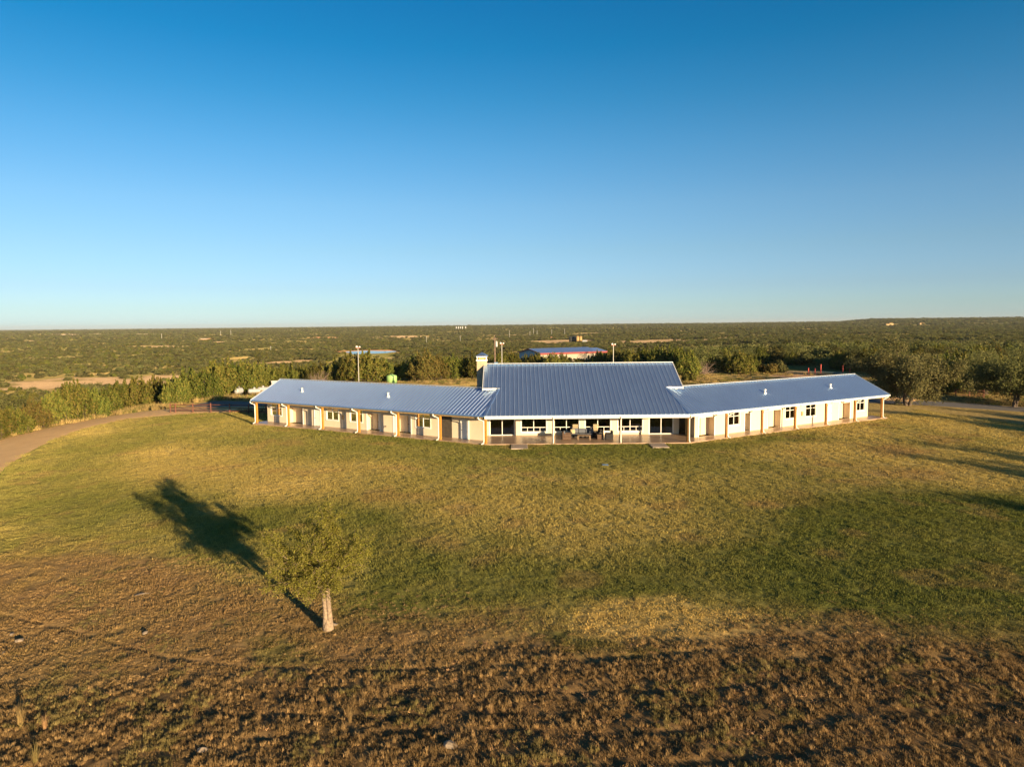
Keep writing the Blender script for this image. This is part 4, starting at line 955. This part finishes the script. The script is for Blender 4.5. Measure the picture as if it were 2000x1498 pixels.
    # tall straw strip between road and junipers, and round the drive
    x, y = ring(60, 175, .9, 43); r_ = np.hypot(x, y); d1 = segdist(x, y, ROAD, False); out = ~inpoly(x, y, LN); pn = fbm(x, y, 6, 92, 3)
    k = out & clear(x, y, 5.0) & (y > 60) & (((x < -33) & (d1 < 15)) | ((x > -20) & (y > 100) & (pn > .5)) | (y > 118) & (pn > .46)); x, y = x[k], y[k]; n = len(x); s = rg.uniform(.55, 1.35, n)
    emit(x, y, rg.choice((8, 9), n), np.column_stack([s*1.6, s*1.6, s*np.where(x < -33, 1.0, .6)]), np.where(rg.uniform(0, 1, (n, 1)) < .75, np.array([.42, .31, .13]), np.array([.20, .20, .06]))*rg.uniform(.7, 1.25, (n, 1)))
    p = np.vstack(P_); v = np.concatenate(V_); s = np.vstack(S_); c = np.vstack(C_); n = len(p); print('tufts', n)
    rot = np.column_stack([rg.normal(0, .12, n), rg.normal(0, .12, n), rg.uniform(0, 6.28, n)])
    gn_scatter('lawn_grass', p, rot, s, v, np.clip(c, 0, 1), GT, 'short lawn grass and dry straw clumps covering the hilltop')
FLG = (-2.67, 70.7, -.862, .507, .507, .862); FRG = (17.6, 70.7, .857, .515, -.515, .857)
DRYP = BROWNS[0][0]
def dryness(x, y):
    m = mask(x, y, DRYP, 2.2); m2 = mask(x, y, TANS[0][0], .5); m3 = mask(x, y, GREENS[4][0], .5); return np.clip(m*(1-m2*.85)*(1-m3*.8), 0, 1)
zones()
# single tall clumps by the bottom left corner
def clump(px, py, h, label, seed, lean=.4):
    x, y = P(px, py); me = tuft(seed, 90, 1, .10, .012, lean, .5); me.materials.clear(); me.materials.append(M['straw']); me.name = 'grass_clump'
    o = bpy.data.objects.new('grass_clump', me); col.objects.link(o); o.location = (x, y, z1(x, y)+.02); o.scale = (h*1.0, h*1.0, h); tag(o, label, 'grass clump', 'tall straw clumps in the foreground')
clump(40, 1418, .75, 'tallest straw-coloured grass clump, near the bottom corner', 21)
clump(88, 1424, .5, 'smaller straw clump just beside the tallest one', 22)
clump(70, 1490, .62, 'straw clump at the very bottom below the tallest one', 23)
clump(684, 1412, .5, 'thin straw clump standing in the dry grass below the lawn tree', 24)
clump(960, 1395, .36, 'leaning straw clump in the dry grass at the bottom middle', 25, .9)
# ------------------------------------------------------------------ patio furniture
def seatset(name, cx, cy, rz, wd, dp, seats, label, cat, mt, cush, back=.82, group=None):
    root = empty(name, (cx, cy, SL), rz, label=label, cat=cat, group=group)
    c, s = math.cos(rz), math.sin(rz); fr = Fr((cx, cy), (c, s), (-s, c)); hw = wd/2; hd = dp/2; z = SL
    m = MB(); m.box(-hw, hw, -hd, hd, z+.03, z+.30, fr); m.build('seat', M[mt], root, bevel=.02)
    m = MB(); V0 = fr; m.box(-hw, hw, hd-.14, hd, z+.302, z+back, fr); m.build('backrest', M[mt], root, bevel=.03)
    for a, b in ((-hw, -hw+.16), (hw-.16, hw)):
        m = MB(); m.box(a, b, -hd+.004, hd-.144, z+.302, z+.62, fr); m.build('armrest', M[mt], root, bevel=.03)
    n = seats; iw = (wd-.34)/n
    for i in range(n):
        a = -hw+.17+i*iw
        m = MB(); m.box(a+.01, a+iw-.01, -hd+.02, hd-.16, z+.306, z+.43, fr); m.build('seat_cushion', M[cush], root, bevel=.04)
        m = MB(); m.bar(fr.p(a+iw/2, hd-.28, z+.44), fr.p(a+iw/2, hd-.18, z+.92), iw-.04, .14, up=(-s, c, 0)); m.build('back_cushion', M[cush], root, bevel=.03)
    return root
seatset('armchair', 5.6, 73.1, R(90), .95, .9, 1, 'brown wicker armchair turned sideways at the end of the porch sofa', 'chair', 'wicker', 'cushion')
seatset('sofa', 7.35, 74.35, 0, 2.5, .9, 3, 'wicker porch sofa with grey cushions behind the coffee table', 'sofa', 'wickerd', 'cushion')
seatset('armchair', 8.95, 73.9, R(-65), .95, .85, 1, 'dark wicker armchair with its back to the sofa, right behind the square side table', 'chair', 'wickerd', 'wickerd')
seatset('armchair', 10.0, 73.0, R(-100), .9, .85, 1, 'dark wicker armchair farthest from the sofa, beside the side table', 'chair', 'wickerd', 'wickerd')
def table(name, cx, cy, wd, dp, h, label, mt, z=SL, leg=.08):
    t = empty(name, (cx, cy, z), 0, label=label, cat='table'); a, b = wd/2, dp/2
    m = MB(); m.box(cx-a, cx+a, cy-b, cy+b, z+h-.07, z+h); m.build('tabletop', M[mt], t, bevel=.01)
    for i in (-1, 1):
        for j in (-1, 1):
            m = MB(); x, y = cx+i*(a-leg/2), cy+j*(b-leg/2); m.box(x-leg/2, x+leg/2, y-leg/2, y+leg/2, z, z+h-.071); m.build('leg', M[mt], t)
    return t
table('coffee_table', 7.4, 73.05, 1.35, .75, .46, 'low wooden coffee table in front of the porch sofa', 'tabletop', leg=.12)
t = empty('side_table', (9.05, 72.95, SL), 0, label='solid brown wicker side table between the coffee table and dark armchairs', cat='table')
m = MB(); m.box(8.75, 9.35, 72.7, 73.25, SL+.02, SL+.46); m.build('base', M['wicker'], t, bevel=.02)
m = MB(); m.box(8.72, 9.38, 72.67, 73.28, SL+.462, SL+.50); m.build('tabletop', M['tabletop'], t, bevel=.01)
for (x, y, z, mt, lab, rz) in [(6.35, 74.22, .60, 'beige', 'beige pillow at the end of the porch sofa nearest the brown armchair', .2), (8.3, 74.25, .62, 'cushion', 'pale grey pillow leaning at the far end of the porch sofa', -.3)]:
    V = []; Fc = []; nn = 9
    for k, sg in enumerate((1, -1)):
        for j in range(nn):
            for i in range(nn):
                u, v = i/(nn-1)*2-1, j/(nn-1)*2-1; th = .085*(max(0, 1-u*u)*max(0, 1-v*v))**.45
                V.append((u*.24*(1-.07*v*v), sg*th, v*.24*(1-.07*u*u)))
    for k in range(2):
        for j in range(nn-1):
            for i in range(nn-1):
                a = k*nn*nn+j*nn+i; Fc.append((a, a+1, a+nn+1, a+nn) if k else (a, a+nn, a+nn+1, a+1))
    o = meshobj('pillow', V, Fc, M[mt], None, True); o.location = (x, y-.12, z+.17); o.rotation_euler = (R(-18), 0, rz); tag(o, lab, 'pillow')
# pale high-backed chairs standing behind the sofa
for x, lab in ((6.75, 'pale high-backed slat chair behind the sofa, nearer the brown armchair'), (8.95, 'pale high-backed slat chair by the window, behind the dark armchair')):
    y = 75.45; t = empty('slat_chair', (x, y, SL), 0, label=lab, cat='chair', group='pale slat chairs against the wall')
    m = MB(); m.box(x-.27, x+.27, y-.25, y+.22, SL+.42, SL+.47); m.build('seat', M['beige'], t)
    m = MB()
    for k in range(6): m.box(x-.27+k*.092, x-.20+k*.092, y+.19, y+.22, SL+.5, SL+1.16)
    m.box(x-.29, x+.29, y+.222, y+.25, SL+1.05, SL+1.18); m.box(x-.29, x+.29, y+.222, y+.25, SL+.55, SL+.63); m.build('backrest', M['beige'], t)
    for i in (-1, 1):
        for j in (-1, 1):
            m = MB(); m.box(x+i*.24-.025, x+i*.24+.025, y-.015+j*.2-.025, y-.015+j*.2+.025, SL, SL+.419); m.build('leg', M['beige'], t)
# things seen through the windows
dt = table('dining_table', 12.9, 77.6, 2.2, 1.0, .76, 'wooden dining table seen through the window beside the right sliding door', 'tanwood', z=.116, leg=.09)
for i, x in enumerate((12.2, 12.9, 13.6)):
    y = 76.75; t = empty('dining_chair', (x, y, .116), 0, label='wooden dining chair at the indoor table, number %s from the sliding door' % ('three', 'two', 'one')[i], cat='chair', group='chairs at the indoor table')
    m = MB(); m.box(x-.22, x+.22, y-.2, y+.22, .56, .60); m.build('seat', M['tanwood'], t)
    m = MB(); m.box(x-.22, x+.22, y-.22, y-.19, 1.0, 1.16); m.box(x-.22, x-.18, y-.219, y-.191, .6, 1.0); m.box(x+.18, x+.22, y-.219, y-.191, .6, 1.0); m.box(x-.03, x+.03, y-.219, y-.191, .6, 1.0); m.build('backrest', M['tanwood'], t)
    for a in (-.19, .19):
        for b in (-.17, .19):
            m = MB(); m.box(x+a-.02, x+a+.02, y+b-.02, y+b+.02, .116, .559); m.build('leg', M['tanwood'], t)
# framed picture standing inside left slider
m = MB(); m.box(-2.28, -1.55, 76.3, 76.35, 1.25, 1.85); o = m.build('picture_frame', M['tanwood']); tag(o, 'small tan framed panel just inside the left sliding door', 'picture')
m = MB(); m.box(-2.20, -1.63, 76.285, 76.3, 1.33, 1.77); q = m.build('picture_canvas', M['beige']); q.parent = o
# ------------------------------------------------------------------ fences, poles, tanks, barn
def fence(pts, label, h=1.35, rails=(.35, .75, 1.15), mt='fence', pr=.09):
    a = pts[0]; root = empty('pipe_fence', (a[0], a[1], z1(*a)), 0, label=label, cat='fence')
    for p in pts:
        z = z1(*p); m = MB(); m.tube([(p[0], p[1], z-.3), (p[0], p[1], z+h)], pr, 8); m.lathe((p[0], p[1], z+h), [(pr, 0), (pr*.7, .04), (.01, .06)], 8); m.build('post', M[mt], root)
    for r_ in rails:
        m = MB(); m.tube([(p[0], p[1], z1(*p)+r_) for p in pts], .065, 6); m.build('rail', M[mt], root)
fence([P(333, 806, -.4)]+[(x, y) for x, y in (P(343, 806, -.3), P(377, 806), P(412, 806), P(449, 807), P(486, 808), P(520, 809), P(545, 808))], 'rusty red-brown pipe fence running to the left end of the house')
fence([P(1820, 772), P(1843, 773), P(1866, 774.5), P(1893, 776), P(1921, 777.5)], 'red-brown rail fence in front of the dark trees across the drive')
def lightpole(px, py, D, label, pr=.065):
    x, y = atD(px, D, py); d = ray(px, py); zt_ = CAMH+d[2]*D/d[1]; zb = z1(x, y)
    t = empty('light_pole', (x, y, zb), 0, label=label, cat='light pole', group='light poles behind the house')
    m = MB(); m.tube([(x, y, zb-.2), (x, y, zt_-.3)], [pr, pr*.75], 10); m.build('pole', M['pole'], t)
    m = MB(); m.bar((x-.32, y, zt_-.35), (x+.32, y, zt_-.35), .08, .08); m.build('crossarm', M['lampr'], t)
    m = MB(); m.box(x-.30, x-.05, y-.15, y+.1, zt_-.29, zt_-.05); m.build('lamp_head', M['lampw'], t, bevel=.05)
    m = MB(); m.box(x+.14, x+.36, y-.15, y+.08, zt_-.29, zt_-.1); m.build('lamp_head', M['lampw'], t, bevel=.05)
lightpole(699, 675, 105, 'tall thin light pole rising behind the left wing roof')
lightpole(980, 668, 110, 'light pole close beside the utility pole near the chimney')
lightpole(1198, 670, 110, 'light pole rising behind the main roof beyond the barn')
x, y = atD(966, 118, 655); zb = z1(x, y); zt_ = 9.95
t = empty('utility_pole', (x, y, zb), 0, label='brown wooden utility pole with transformer can near the chimney', cat='utility pole')
m = MB(); m.tube([(x, y, zb-.3), (x, y, zt_)], [.16, .12], 10); m.build('pole', M['woodpole'], t)
m = MB(); m.lathe((x+.28, y, zt_-1.6), [(.2, 0), (.22, .1), (.22, .8), (.15, .9), (.05, 1.0)], 12); m.build('transformer', M['tankwhite'], t)
m = MB(); m.bar((x-.6, y, zt_-.3), (x+.6, y, zt_-.3), .1, .1); m.build('crossarm', M['woodpole'], t)
m = MB(); m.box(x-.1, x+.5, y-.3, y-.12, zb+5.2, zb+5.8); m.build('meter_box', M['blue'], t)
# thin rods standing behind the right roofs
for px, py, D, lab in ((1120, 700, 100, 'thin curved yard lamp rod behind the main roof ridge'), (1289, 700, 100, 'thin rod behind the right end of the main ridge')):
    pass
# barn
def barn():
    d = Vector((.87, .493, 0)); n = Vector((-.493, .87, 0)); fr = Fr((7.9, 195), (d.x, d.y), (n.x, n.y)); zb = z1(10, 200)-.3; ze = 4.1; zr_ = ze+1.0; L = 19.5; Wd = 11.5
    root = empty('metal_barn', (7.9, 195, zb), 0, label='metal barn with red eaves and pale walls beyond the main roof', cat='barn')
    m = MB(); m.box(0, L, 0, .15, zb, ze, fr); m.build('side_wall', M['barnwall'], root)
    m = MB(); V = [fr.p(-.02, t, z) for t, z in ((0, zb), (Wd, zb), (Wd, ze), (Wd/2, zr_), (0, ze))]; V += [fr.p(.13, t, z) for t, z in ((0.16, zb), (Wd, zb), (Wd, ze), (Wd/2, zr_), (0.16, ze))]
    m.add(V, [(0, 1, 2, 3, 4), (9, 8, 7, 6, 5)]+[(i, i+5, (i+1) % 5+5, (i+1) % 5) for i in range(5)]); m.build('end_wall', M['barnshade'], root)
    m = MB(); m.box(0.14, L, Wd-.15, Wd, zb, ze, fr); m.build('back_wall', M['barnshade'], root)
    m = MB(); m.slab([fr.p(-.4, -.5, ze+.02), fr.p(L+.4, -.5, ze+.02), fr.p(L+.4, Wd/2, zr_+.12), fr.p(-.4, Wd/2, zr_+.12)], .1)
    for k in range(int(L/.6)): m.bar(fr.p(.2+k*.6, -.5, ze+.06), fr.p(.2+k*.6, Wd/2, zr_+.15), .05, .06)
    m.build('roof', M['barnroof'], root)
    m = MB(); m.slab([fr.p(-.4, Wd/2, zr_+.116), fr.p(L+.4, Wd/2, zr_+.116), fr.p(L+.4, Wd+.5, ze+.02), fr.p(-.4, Wd+.5, ze+.02)], .1); m.build('roof', M['barnroof'], root)
    m = MB(); m.box(-.42, L+3.2, -.62, -.5, ze-.42, ze+.06, fr); m.bar(fr.p(-.45, -.5, ze-.1), fr.p(-.45, Wd/2, zr_-.02), .1, .3); m.bar(fr.p(-.45, Wd/2, zr_-.02), fr.p(-.45, Wd+.5, ze-.1), .1, .3)
    m.build('eave_trim', M['red'], root)
    m = MB(); m.slab([fr.p(L+.4, -.5, ze), fr.p(L+3.2, -.5, ze), fr.p(L+3.2, 5, ze+.9), fr.p(L+.4, 5, ze+.9)], .1); m.build('lean_to_roof', M['barnroof'], root)
    for a in (2.3, 8.3):
        m = MB(); m.box(-.06, -.025, a, a+1.1, zb+1.6+.2, zb+2.9, fr); m.build('window', M['shade'], root)
barn()
# green water tank, propane tanks
x, y = P(764, 749); y = 149; zb = z1(x, y)
t = empty('water_tank', (x, y, zb), 0, label='lime green cylinder water tank behind the left wing', cat='tank')
m = MB(); m.lathe((x, y, zb), [(1.12, 0), (1.12, 1.5), (1.10, 1.55), (1.02, 1.65), (.3, 1.85), (.25, 1.95)], 24)
for k in (.4, .8, 1.2): m.lathe((x, y, zb+k), [(1.13, 0), (1.15, .03), (1.13, .06)], 24)
m.build('tank_shell', M['tankgreen'], t, True); m = MB(); m.lathe((x, y, zb+1.95), [(.3, 0), (.3, .08), (.05, .12)], 16); m.build('hatch', M['tankdark'], t)
def propane(px, py, L, r_, rz, mt, label, D=127):
    x, y = atD(px, D, py); zb = z1(x, y); t = empty('propane_tank', (x, y, zb), rz, label=label, cat='tank')
    c, s = math.cos(rz), math.sin(rz); pts = []; rr = []
    for k in range(15):
        u = -1+2*k/14; e = max(0, abs(u)-.8)/.2; pts.append((x+c*u*L/2, y+s*u*L/2, zb+.35+r_)); rr.append(r_*math.sqrt(max(.01, 1-e*e)))
    m = MB(); m.tube(pts, rr, 16); m.build('tank_shell', M[mt], t, True)
    for u in (-.5, .5):
        m = MB(); fr = Fr((x, y), (c, s), (-s, c)); m.box(u*L/2-.1, u*L/2+.1, -r_*.7, r_*.7, zb, zb+.35+r_*.3, fr); m.build('leg', M['tankdark'], t)
    m = MB(); m.lathe((x, y, zb+.35+2*r_-.03), [(.2, 0), (.2, .2), (.14, .28), (.02, .3)], 12); m.build('valve_dome', M[mt], t)
propane(466, 769, 1.7, .55, R(70), 'tankwhite', 'round white propane tank seen nearly end on by the junipers')
propane(497, 768, 2.2, .42, R(20), 'tankwhite', 'pale propane tank lying in shade just behind the left wing tip', 126)
propane(514, 765, 2.0, .42, R(20), 'tankwhite', 'pale propane tank behind the other shaded one, nearer the house', 130)
# camper-like sheet and limestone pile behind the left ridge
def rock(x, y, r_, flat, label, seed, name='rock', group=None, mt='rock', z=None):
    rnd = random.Random(seed); import bmesh
    bm = bmesh.new(); bmesh.ops.create_icosphere(bm, subdivisions=3, radius=1)
    ax = [Vector((rnd.uniform(-1, 1), rnd.uniform(-1, 1), rnd.uniform(-1, 1))).normalized() for _ in range(9)]; cut = [rnd.uniform(.55, .85) for _ in ax]
    for v in bm.verts:
        for a, c in zip(ax, cut):
            q = v.co.dot(a)
            if q > c: v.co -= a*(q-c)
        v.co = Vector((v.co.x*r_*rnd.uniform(.97, 1.03), v.co.y*r_*.75, v.co.z*r_*flat))
    me = bpy.data.meshes.new(name); bm.to_mesh(me); bm.free(); me.materials.append(M[mt]); o = bpy.data.objects.new(name, me); col.objects.link(o)
    o.location = (x, y, (z1(x, y) if z is None else z)+r_*flat*.35); o.rotation_euler[2] = rnd.uniform(0, 6); return tag(o, label, 'rock', group)
for i, (px, D, r_) in enumerate(((566, 148, .9), (580, 149, 1.0), (592, 150, .9), (603, 151, .8))):
    x, y = atD(px, D); rock(x, y, r_, .6, 'cream boulder in the heap over the left wing ridge, %s' % ('outermost', 'second from outside', 'third from outside', 'innermost')[i], 40+i, 'boulder', 'boulders heaped behind the left wing')
x, y = P(278, 1160); o = rock(x, y, .38, .14, 'flat white rock showing in the grass left of the lawn tree', 5); o.rotation_euler[2] = R(25); o.scale[1] = .5
RK = [((284, 1237), .16, 'small white stone nearer the camera than the flat white rock'), ((24, 1240), .17, 'pale stone at the picture edge above the other stones there'),
      ((38, 1252), .20, 'tan stone, biggest of the group by the left edge'), ((8, 1275), .12, 'white pebble lowest of the group by the left edge'), ((396, 1467), .20, 'rounded orange-tan rock among the dry grass at the bottom'),
      ((880, 1398+60), .24, 'reddish rock in the dry grass near the bottom middle')]
for i, (p, r_, lab) in enumerate(RK):
    x, y = P(*p); rock(x, y, r_, .55, lab, 60+i)
x, y = P(652, 1221); rock(x, y, .19, .5, 'cream stone leaning on the lawn tree trunk', 81); rock(x-.2, y-.12, .14, .6, 'smaller cream stone tucked against the trunk foot', 82)
# pale sheet roof of a trailer behind the left ridge end
x, y = atD(541, 146); zb = z1(x, y); t = empty('trailer', (x, y, zb), R(20), label='small pale-roofed trailer behind the outer end of the left ridge', cat='trailer')
fr = Fr((x, y), (math.cos(R(20)), math.sin(R(20))), (-math.sin(R(20)), math.cos(R(20))))
m = MB(); m.box(-1.3, 1.3, -.8, .8, zb+.5, zb+1.7, fr); m.build('body', M['tankwhite'], t, bevel=.1); m = MB(); m.box(-1.35, 1.35, -.85, .85, zb+1.7, zb+1.78, fr); m.build('roof', M['lampw'], t)
for a in (-.5, .6):
    m = MB(); q = fr.p(a, -.82, zb+.35); q2 = fr.p(a, -.6, zb+.35); m.tube([q, q2], .35, 16); m.build('wheel', M['tankdark'], t)
# red posts by the track
for i, (px, py, h) in enumerate(((1579, 721, 1.3), (1592, 723, 1.2), (1603, 727, 2.1), (1646, 727, 1.8), (1660, 727, 1.4))):
    x, y = P(px, py, 0); s_ = 165/y; x, y = x*s_, y*s_; z = z1(x, y)
    t = empty('red_post', (x, y, z), 0, cat='post', group='red posts beside the dirt track', label='%s red pipe post beside the track, counting from the house' % ('first', 'second', 'third and tallest', 'fourth', 'fifth')[i])
    m = MB(); m.tube([(x, y, z-.2), (x, y, z+h)], .11, 10); m.build('pipe', M['redpipe'], t); m = MB(); m.lathe((x, y, z+h), [(.14, 0), (.14, .06), (.02, .10)], 10); m.build('cap', M['redpipe'], t)
x, y = atD(1636, 160); rock(x, y, 1.1, .5, 'tan boulder between the third and fourth red posts', 90, 'boulder')
# low blue valve box in the lawn
x, y = P(1182, 909); t = empty('valve_box', (x, y, 0), 0, label='tiny blue-grey valve box in the lawn in front of the porch', cat='valve box')
m = MB(); m.box(x-.28, x+.28, y-.2, y+.2, -.1, .07); m.build('box', M['shade'], t, bevel=.02); m = MB(); m.box(x-.25, x+.25, y-.17, y+.17, .07, .10); m.build('lid', M['blue'], t, bevel=.01)
# ------------------------------------------------------------------ far things on the plain
def farpt(px, py): x, y = G(px, py); return x, y, z1(x, y)
def ftank(px, py, w_, h, mt, label):
    x, y, z = farpt(px, py); t = empty('storage_tank', (x, y, z), 0, label=label, cat='tank', group='storage tanks on the well pad')
    m = MB(); m.lathe((x, y, z-.5), [(w_/2, 0), (w_/2, h+.5)], 20); m.build('tank_shell', M[mt], t, True); m = MB(); m.lathe((x, y, z+h), [(w_/2+.1, 0), (w_/2, .15), (.3, h*.12)], 20); m.build('roof', M[mt], t)
PY = 668; k = math.hypot(*G(1125, PY))/F
for i, (px, w_, h, mt, lab) in enumerate(((1116, 9, 9, 'tankdark', 'dark storage tank, outermost of the four on the well pad'), (1122.5, 8, 10, 'tankdark', 'dark storage tank next to the tan one on the well pad'),
        (1128, 6, 10.5, 'tanktan', 'tan storage tank beside the dark tanks on the well pad'), (1134, 5.5, 10, 'tanktan', 'tan storage tank nearest the white box on the well pad'))):
    ftank(px, PY, w_*k, h*k, mt, lab)
def farbox(name, px, py, wpx, hpx, mt, label, cat, roof='tankdark', group=None):
    x, y, z = farpt(px, py); q = math.hypot(x, y)/F; a, h = wpx*q/2, hpx*q; t = empty(name, (x, y, z), 0, label=label, cat=cat, group=group)
    m = MB(); m.box(x-a, x+a, y-a*.6, y+a*.6, z-1, z+h*.7); m.build('wall', M[mt], t)
    m = MB(); V = [(x-a*1.05, y-a*.65, z+h*.7), (x+a*1.05, y-a*.65, z+h*.7), (x+a*1.05, y+a*.65, z+h*.7), (x-a*1.05, y+a*.65, z+h*.7), (x-a*.6, y, z+h), (x+a*.6, y, z+h)]
    m.add(V, [(3, 2, 1, 0), (0, 1, 5, 4), (1, 2, 5), (2, 3, 4, 5), (3, 0, 4)]); m.build('roof', M[roof], t)
farbox('tank_shed', 1142, 668, 9, 4, 'tankwhite', 'small white shed beside the tan tanks on the well pad', 'shed', 'tankwhite')
farbox('pump_shed', 1077, 662, 4, 4, 'rust', 'small reddish hut alone on the bare ground left of the tanks', 'hut', 'rust')
for px, py, wd, h, lab in ((1733, 636, 6, 3, 'small tan house at the outer end of the pair on the mesa slope'), (1740, 635.5, 7, 4, 'larger tan house of the pair on the mesa slope'), (1800, 634, 9, 3, 'lone tan house higher on the mesa slope')):
    farbox('hilltop_house', px, py, wd, h, 'tanktan', lab, 'house', 'tanktan', 'houses on the mesa slope')
for i, px in enumerate((892, 896, 900, 904, 910)):
    x, y = atD(px, 3600); z = z1(x, y); t = empty('white_tank', (x, y, z), 0, cat='tank', group='white tanks near the skyline', label='tall white tank near the skyline above the chimney, %s of five' % ('outermost', 'second', 'third', 'fourth', 'innermost')[i])
    m = MB(); m.lathe((x, y, z), [(3, 0), (3, 14), (2.4, 15.5), (.3, 16)], 12); m.build('tank_shell', M['tankwhite'], t)
UP = [(529, 688, 7, 'lone thin power pole on the plain above the left ridge'), (833, 672, 11, 'power pole on the plain left of the chimney'), (899, 668, 9, 'short power pole on the plain just left of the chimney top'),
      (995, 660, 12, 'power pole just right of the utility pole, far off'), (1035, 658, 8, 'first power pole in the line towards the well pad'), (1042, 655, 12, 'second power pole in the line towards the well pad'), (1049, 656, 8, 'third power pole in the line towards the well pad'),
      (1077.5, 655, 9, 'power pole standing over the reddish hut'), (1103, 655, 10, 'power pole left of the dark storage tanks'), (316, 664, 9, 'far power pole under the pale bluffs'), (431, 656, 7, 'far power pole near the skyline over the fence'), (451, 655, 8, 'far power pole just beyond the one over the fence')]
for px, py, h, lab in UP:
    x, y = G(px, py); D = math.hypot(x, y); z = z1(x, y); hh = h*D/F+3
    t = empty('power_pole', (x, y, z), 0, label=lab, cat='power pole', group='power poles across the plain')
    m = MB(); m.tube([(x, y, z-1), (x, y, z+hh)], max(.2, D*.00022), 6); m.build('pole', M['pole'], t); m = MB(); m.bar((x-1.3, y, z+hh-.8), (x+1.3, y, z+hh-.8), .25, .25); m.build('crossarm', M['pole'], t)
# pond with its bank
x, y = POND[:2]; D = math.hypot(x, y); zw = POND[2]-.75
az = math.atan2(x, y); cr = np.array([math.cos(az), -math.sin(az)]); rd = np.array([math.sin(az), math.cos(az)])
Va = []; n = 60
for i in range(n):
    a = 2*math.pi*i/n; rr = 1+.12*math.sin(3*a+1)+.07*math.sin(5*a); q = np.array([x, y])+cr*(math.cos(a)*rr*31)+rd*(math.sin(a)*rr*52); Va.append((q[0], q[1], zw+.9))
o = meshobj('pond_water', Va, [tuple(range(n))], M['water']); tag(o, 'narrow blue stock pond on the plain', kind='structure')
# ------------------------------------------------------------------ the air: one even box of thin haze
hz = MB(); hz.box(-21000, 21000, -21000, 21000, -75, 70); ho = hz.build('haze', None); ho.data.materials.clear()
m = bpy.data.materials.new('haze_air'); m.use_nodes = True; n = m.node_tree; n.nodes.clear()
o = n.nodes.new('ShaderNodeOutputMaterial'); v = n.nodes.new('ShaderNodeVolumePrincipled'); v.inputs['Color'].default_value = (.66, .72, .78, 1); v.inputs['Density'].default_value = 3.2e-5
v.inputs['Anisotropy'].default_value = 0
n.links.new(v.outputs[0], o.inputs['Volume']); ho.data.materials.append(m); tag(ho, 'thin haze over the plain', kind='stuff')
sc.cycles.volume_bounces = 0
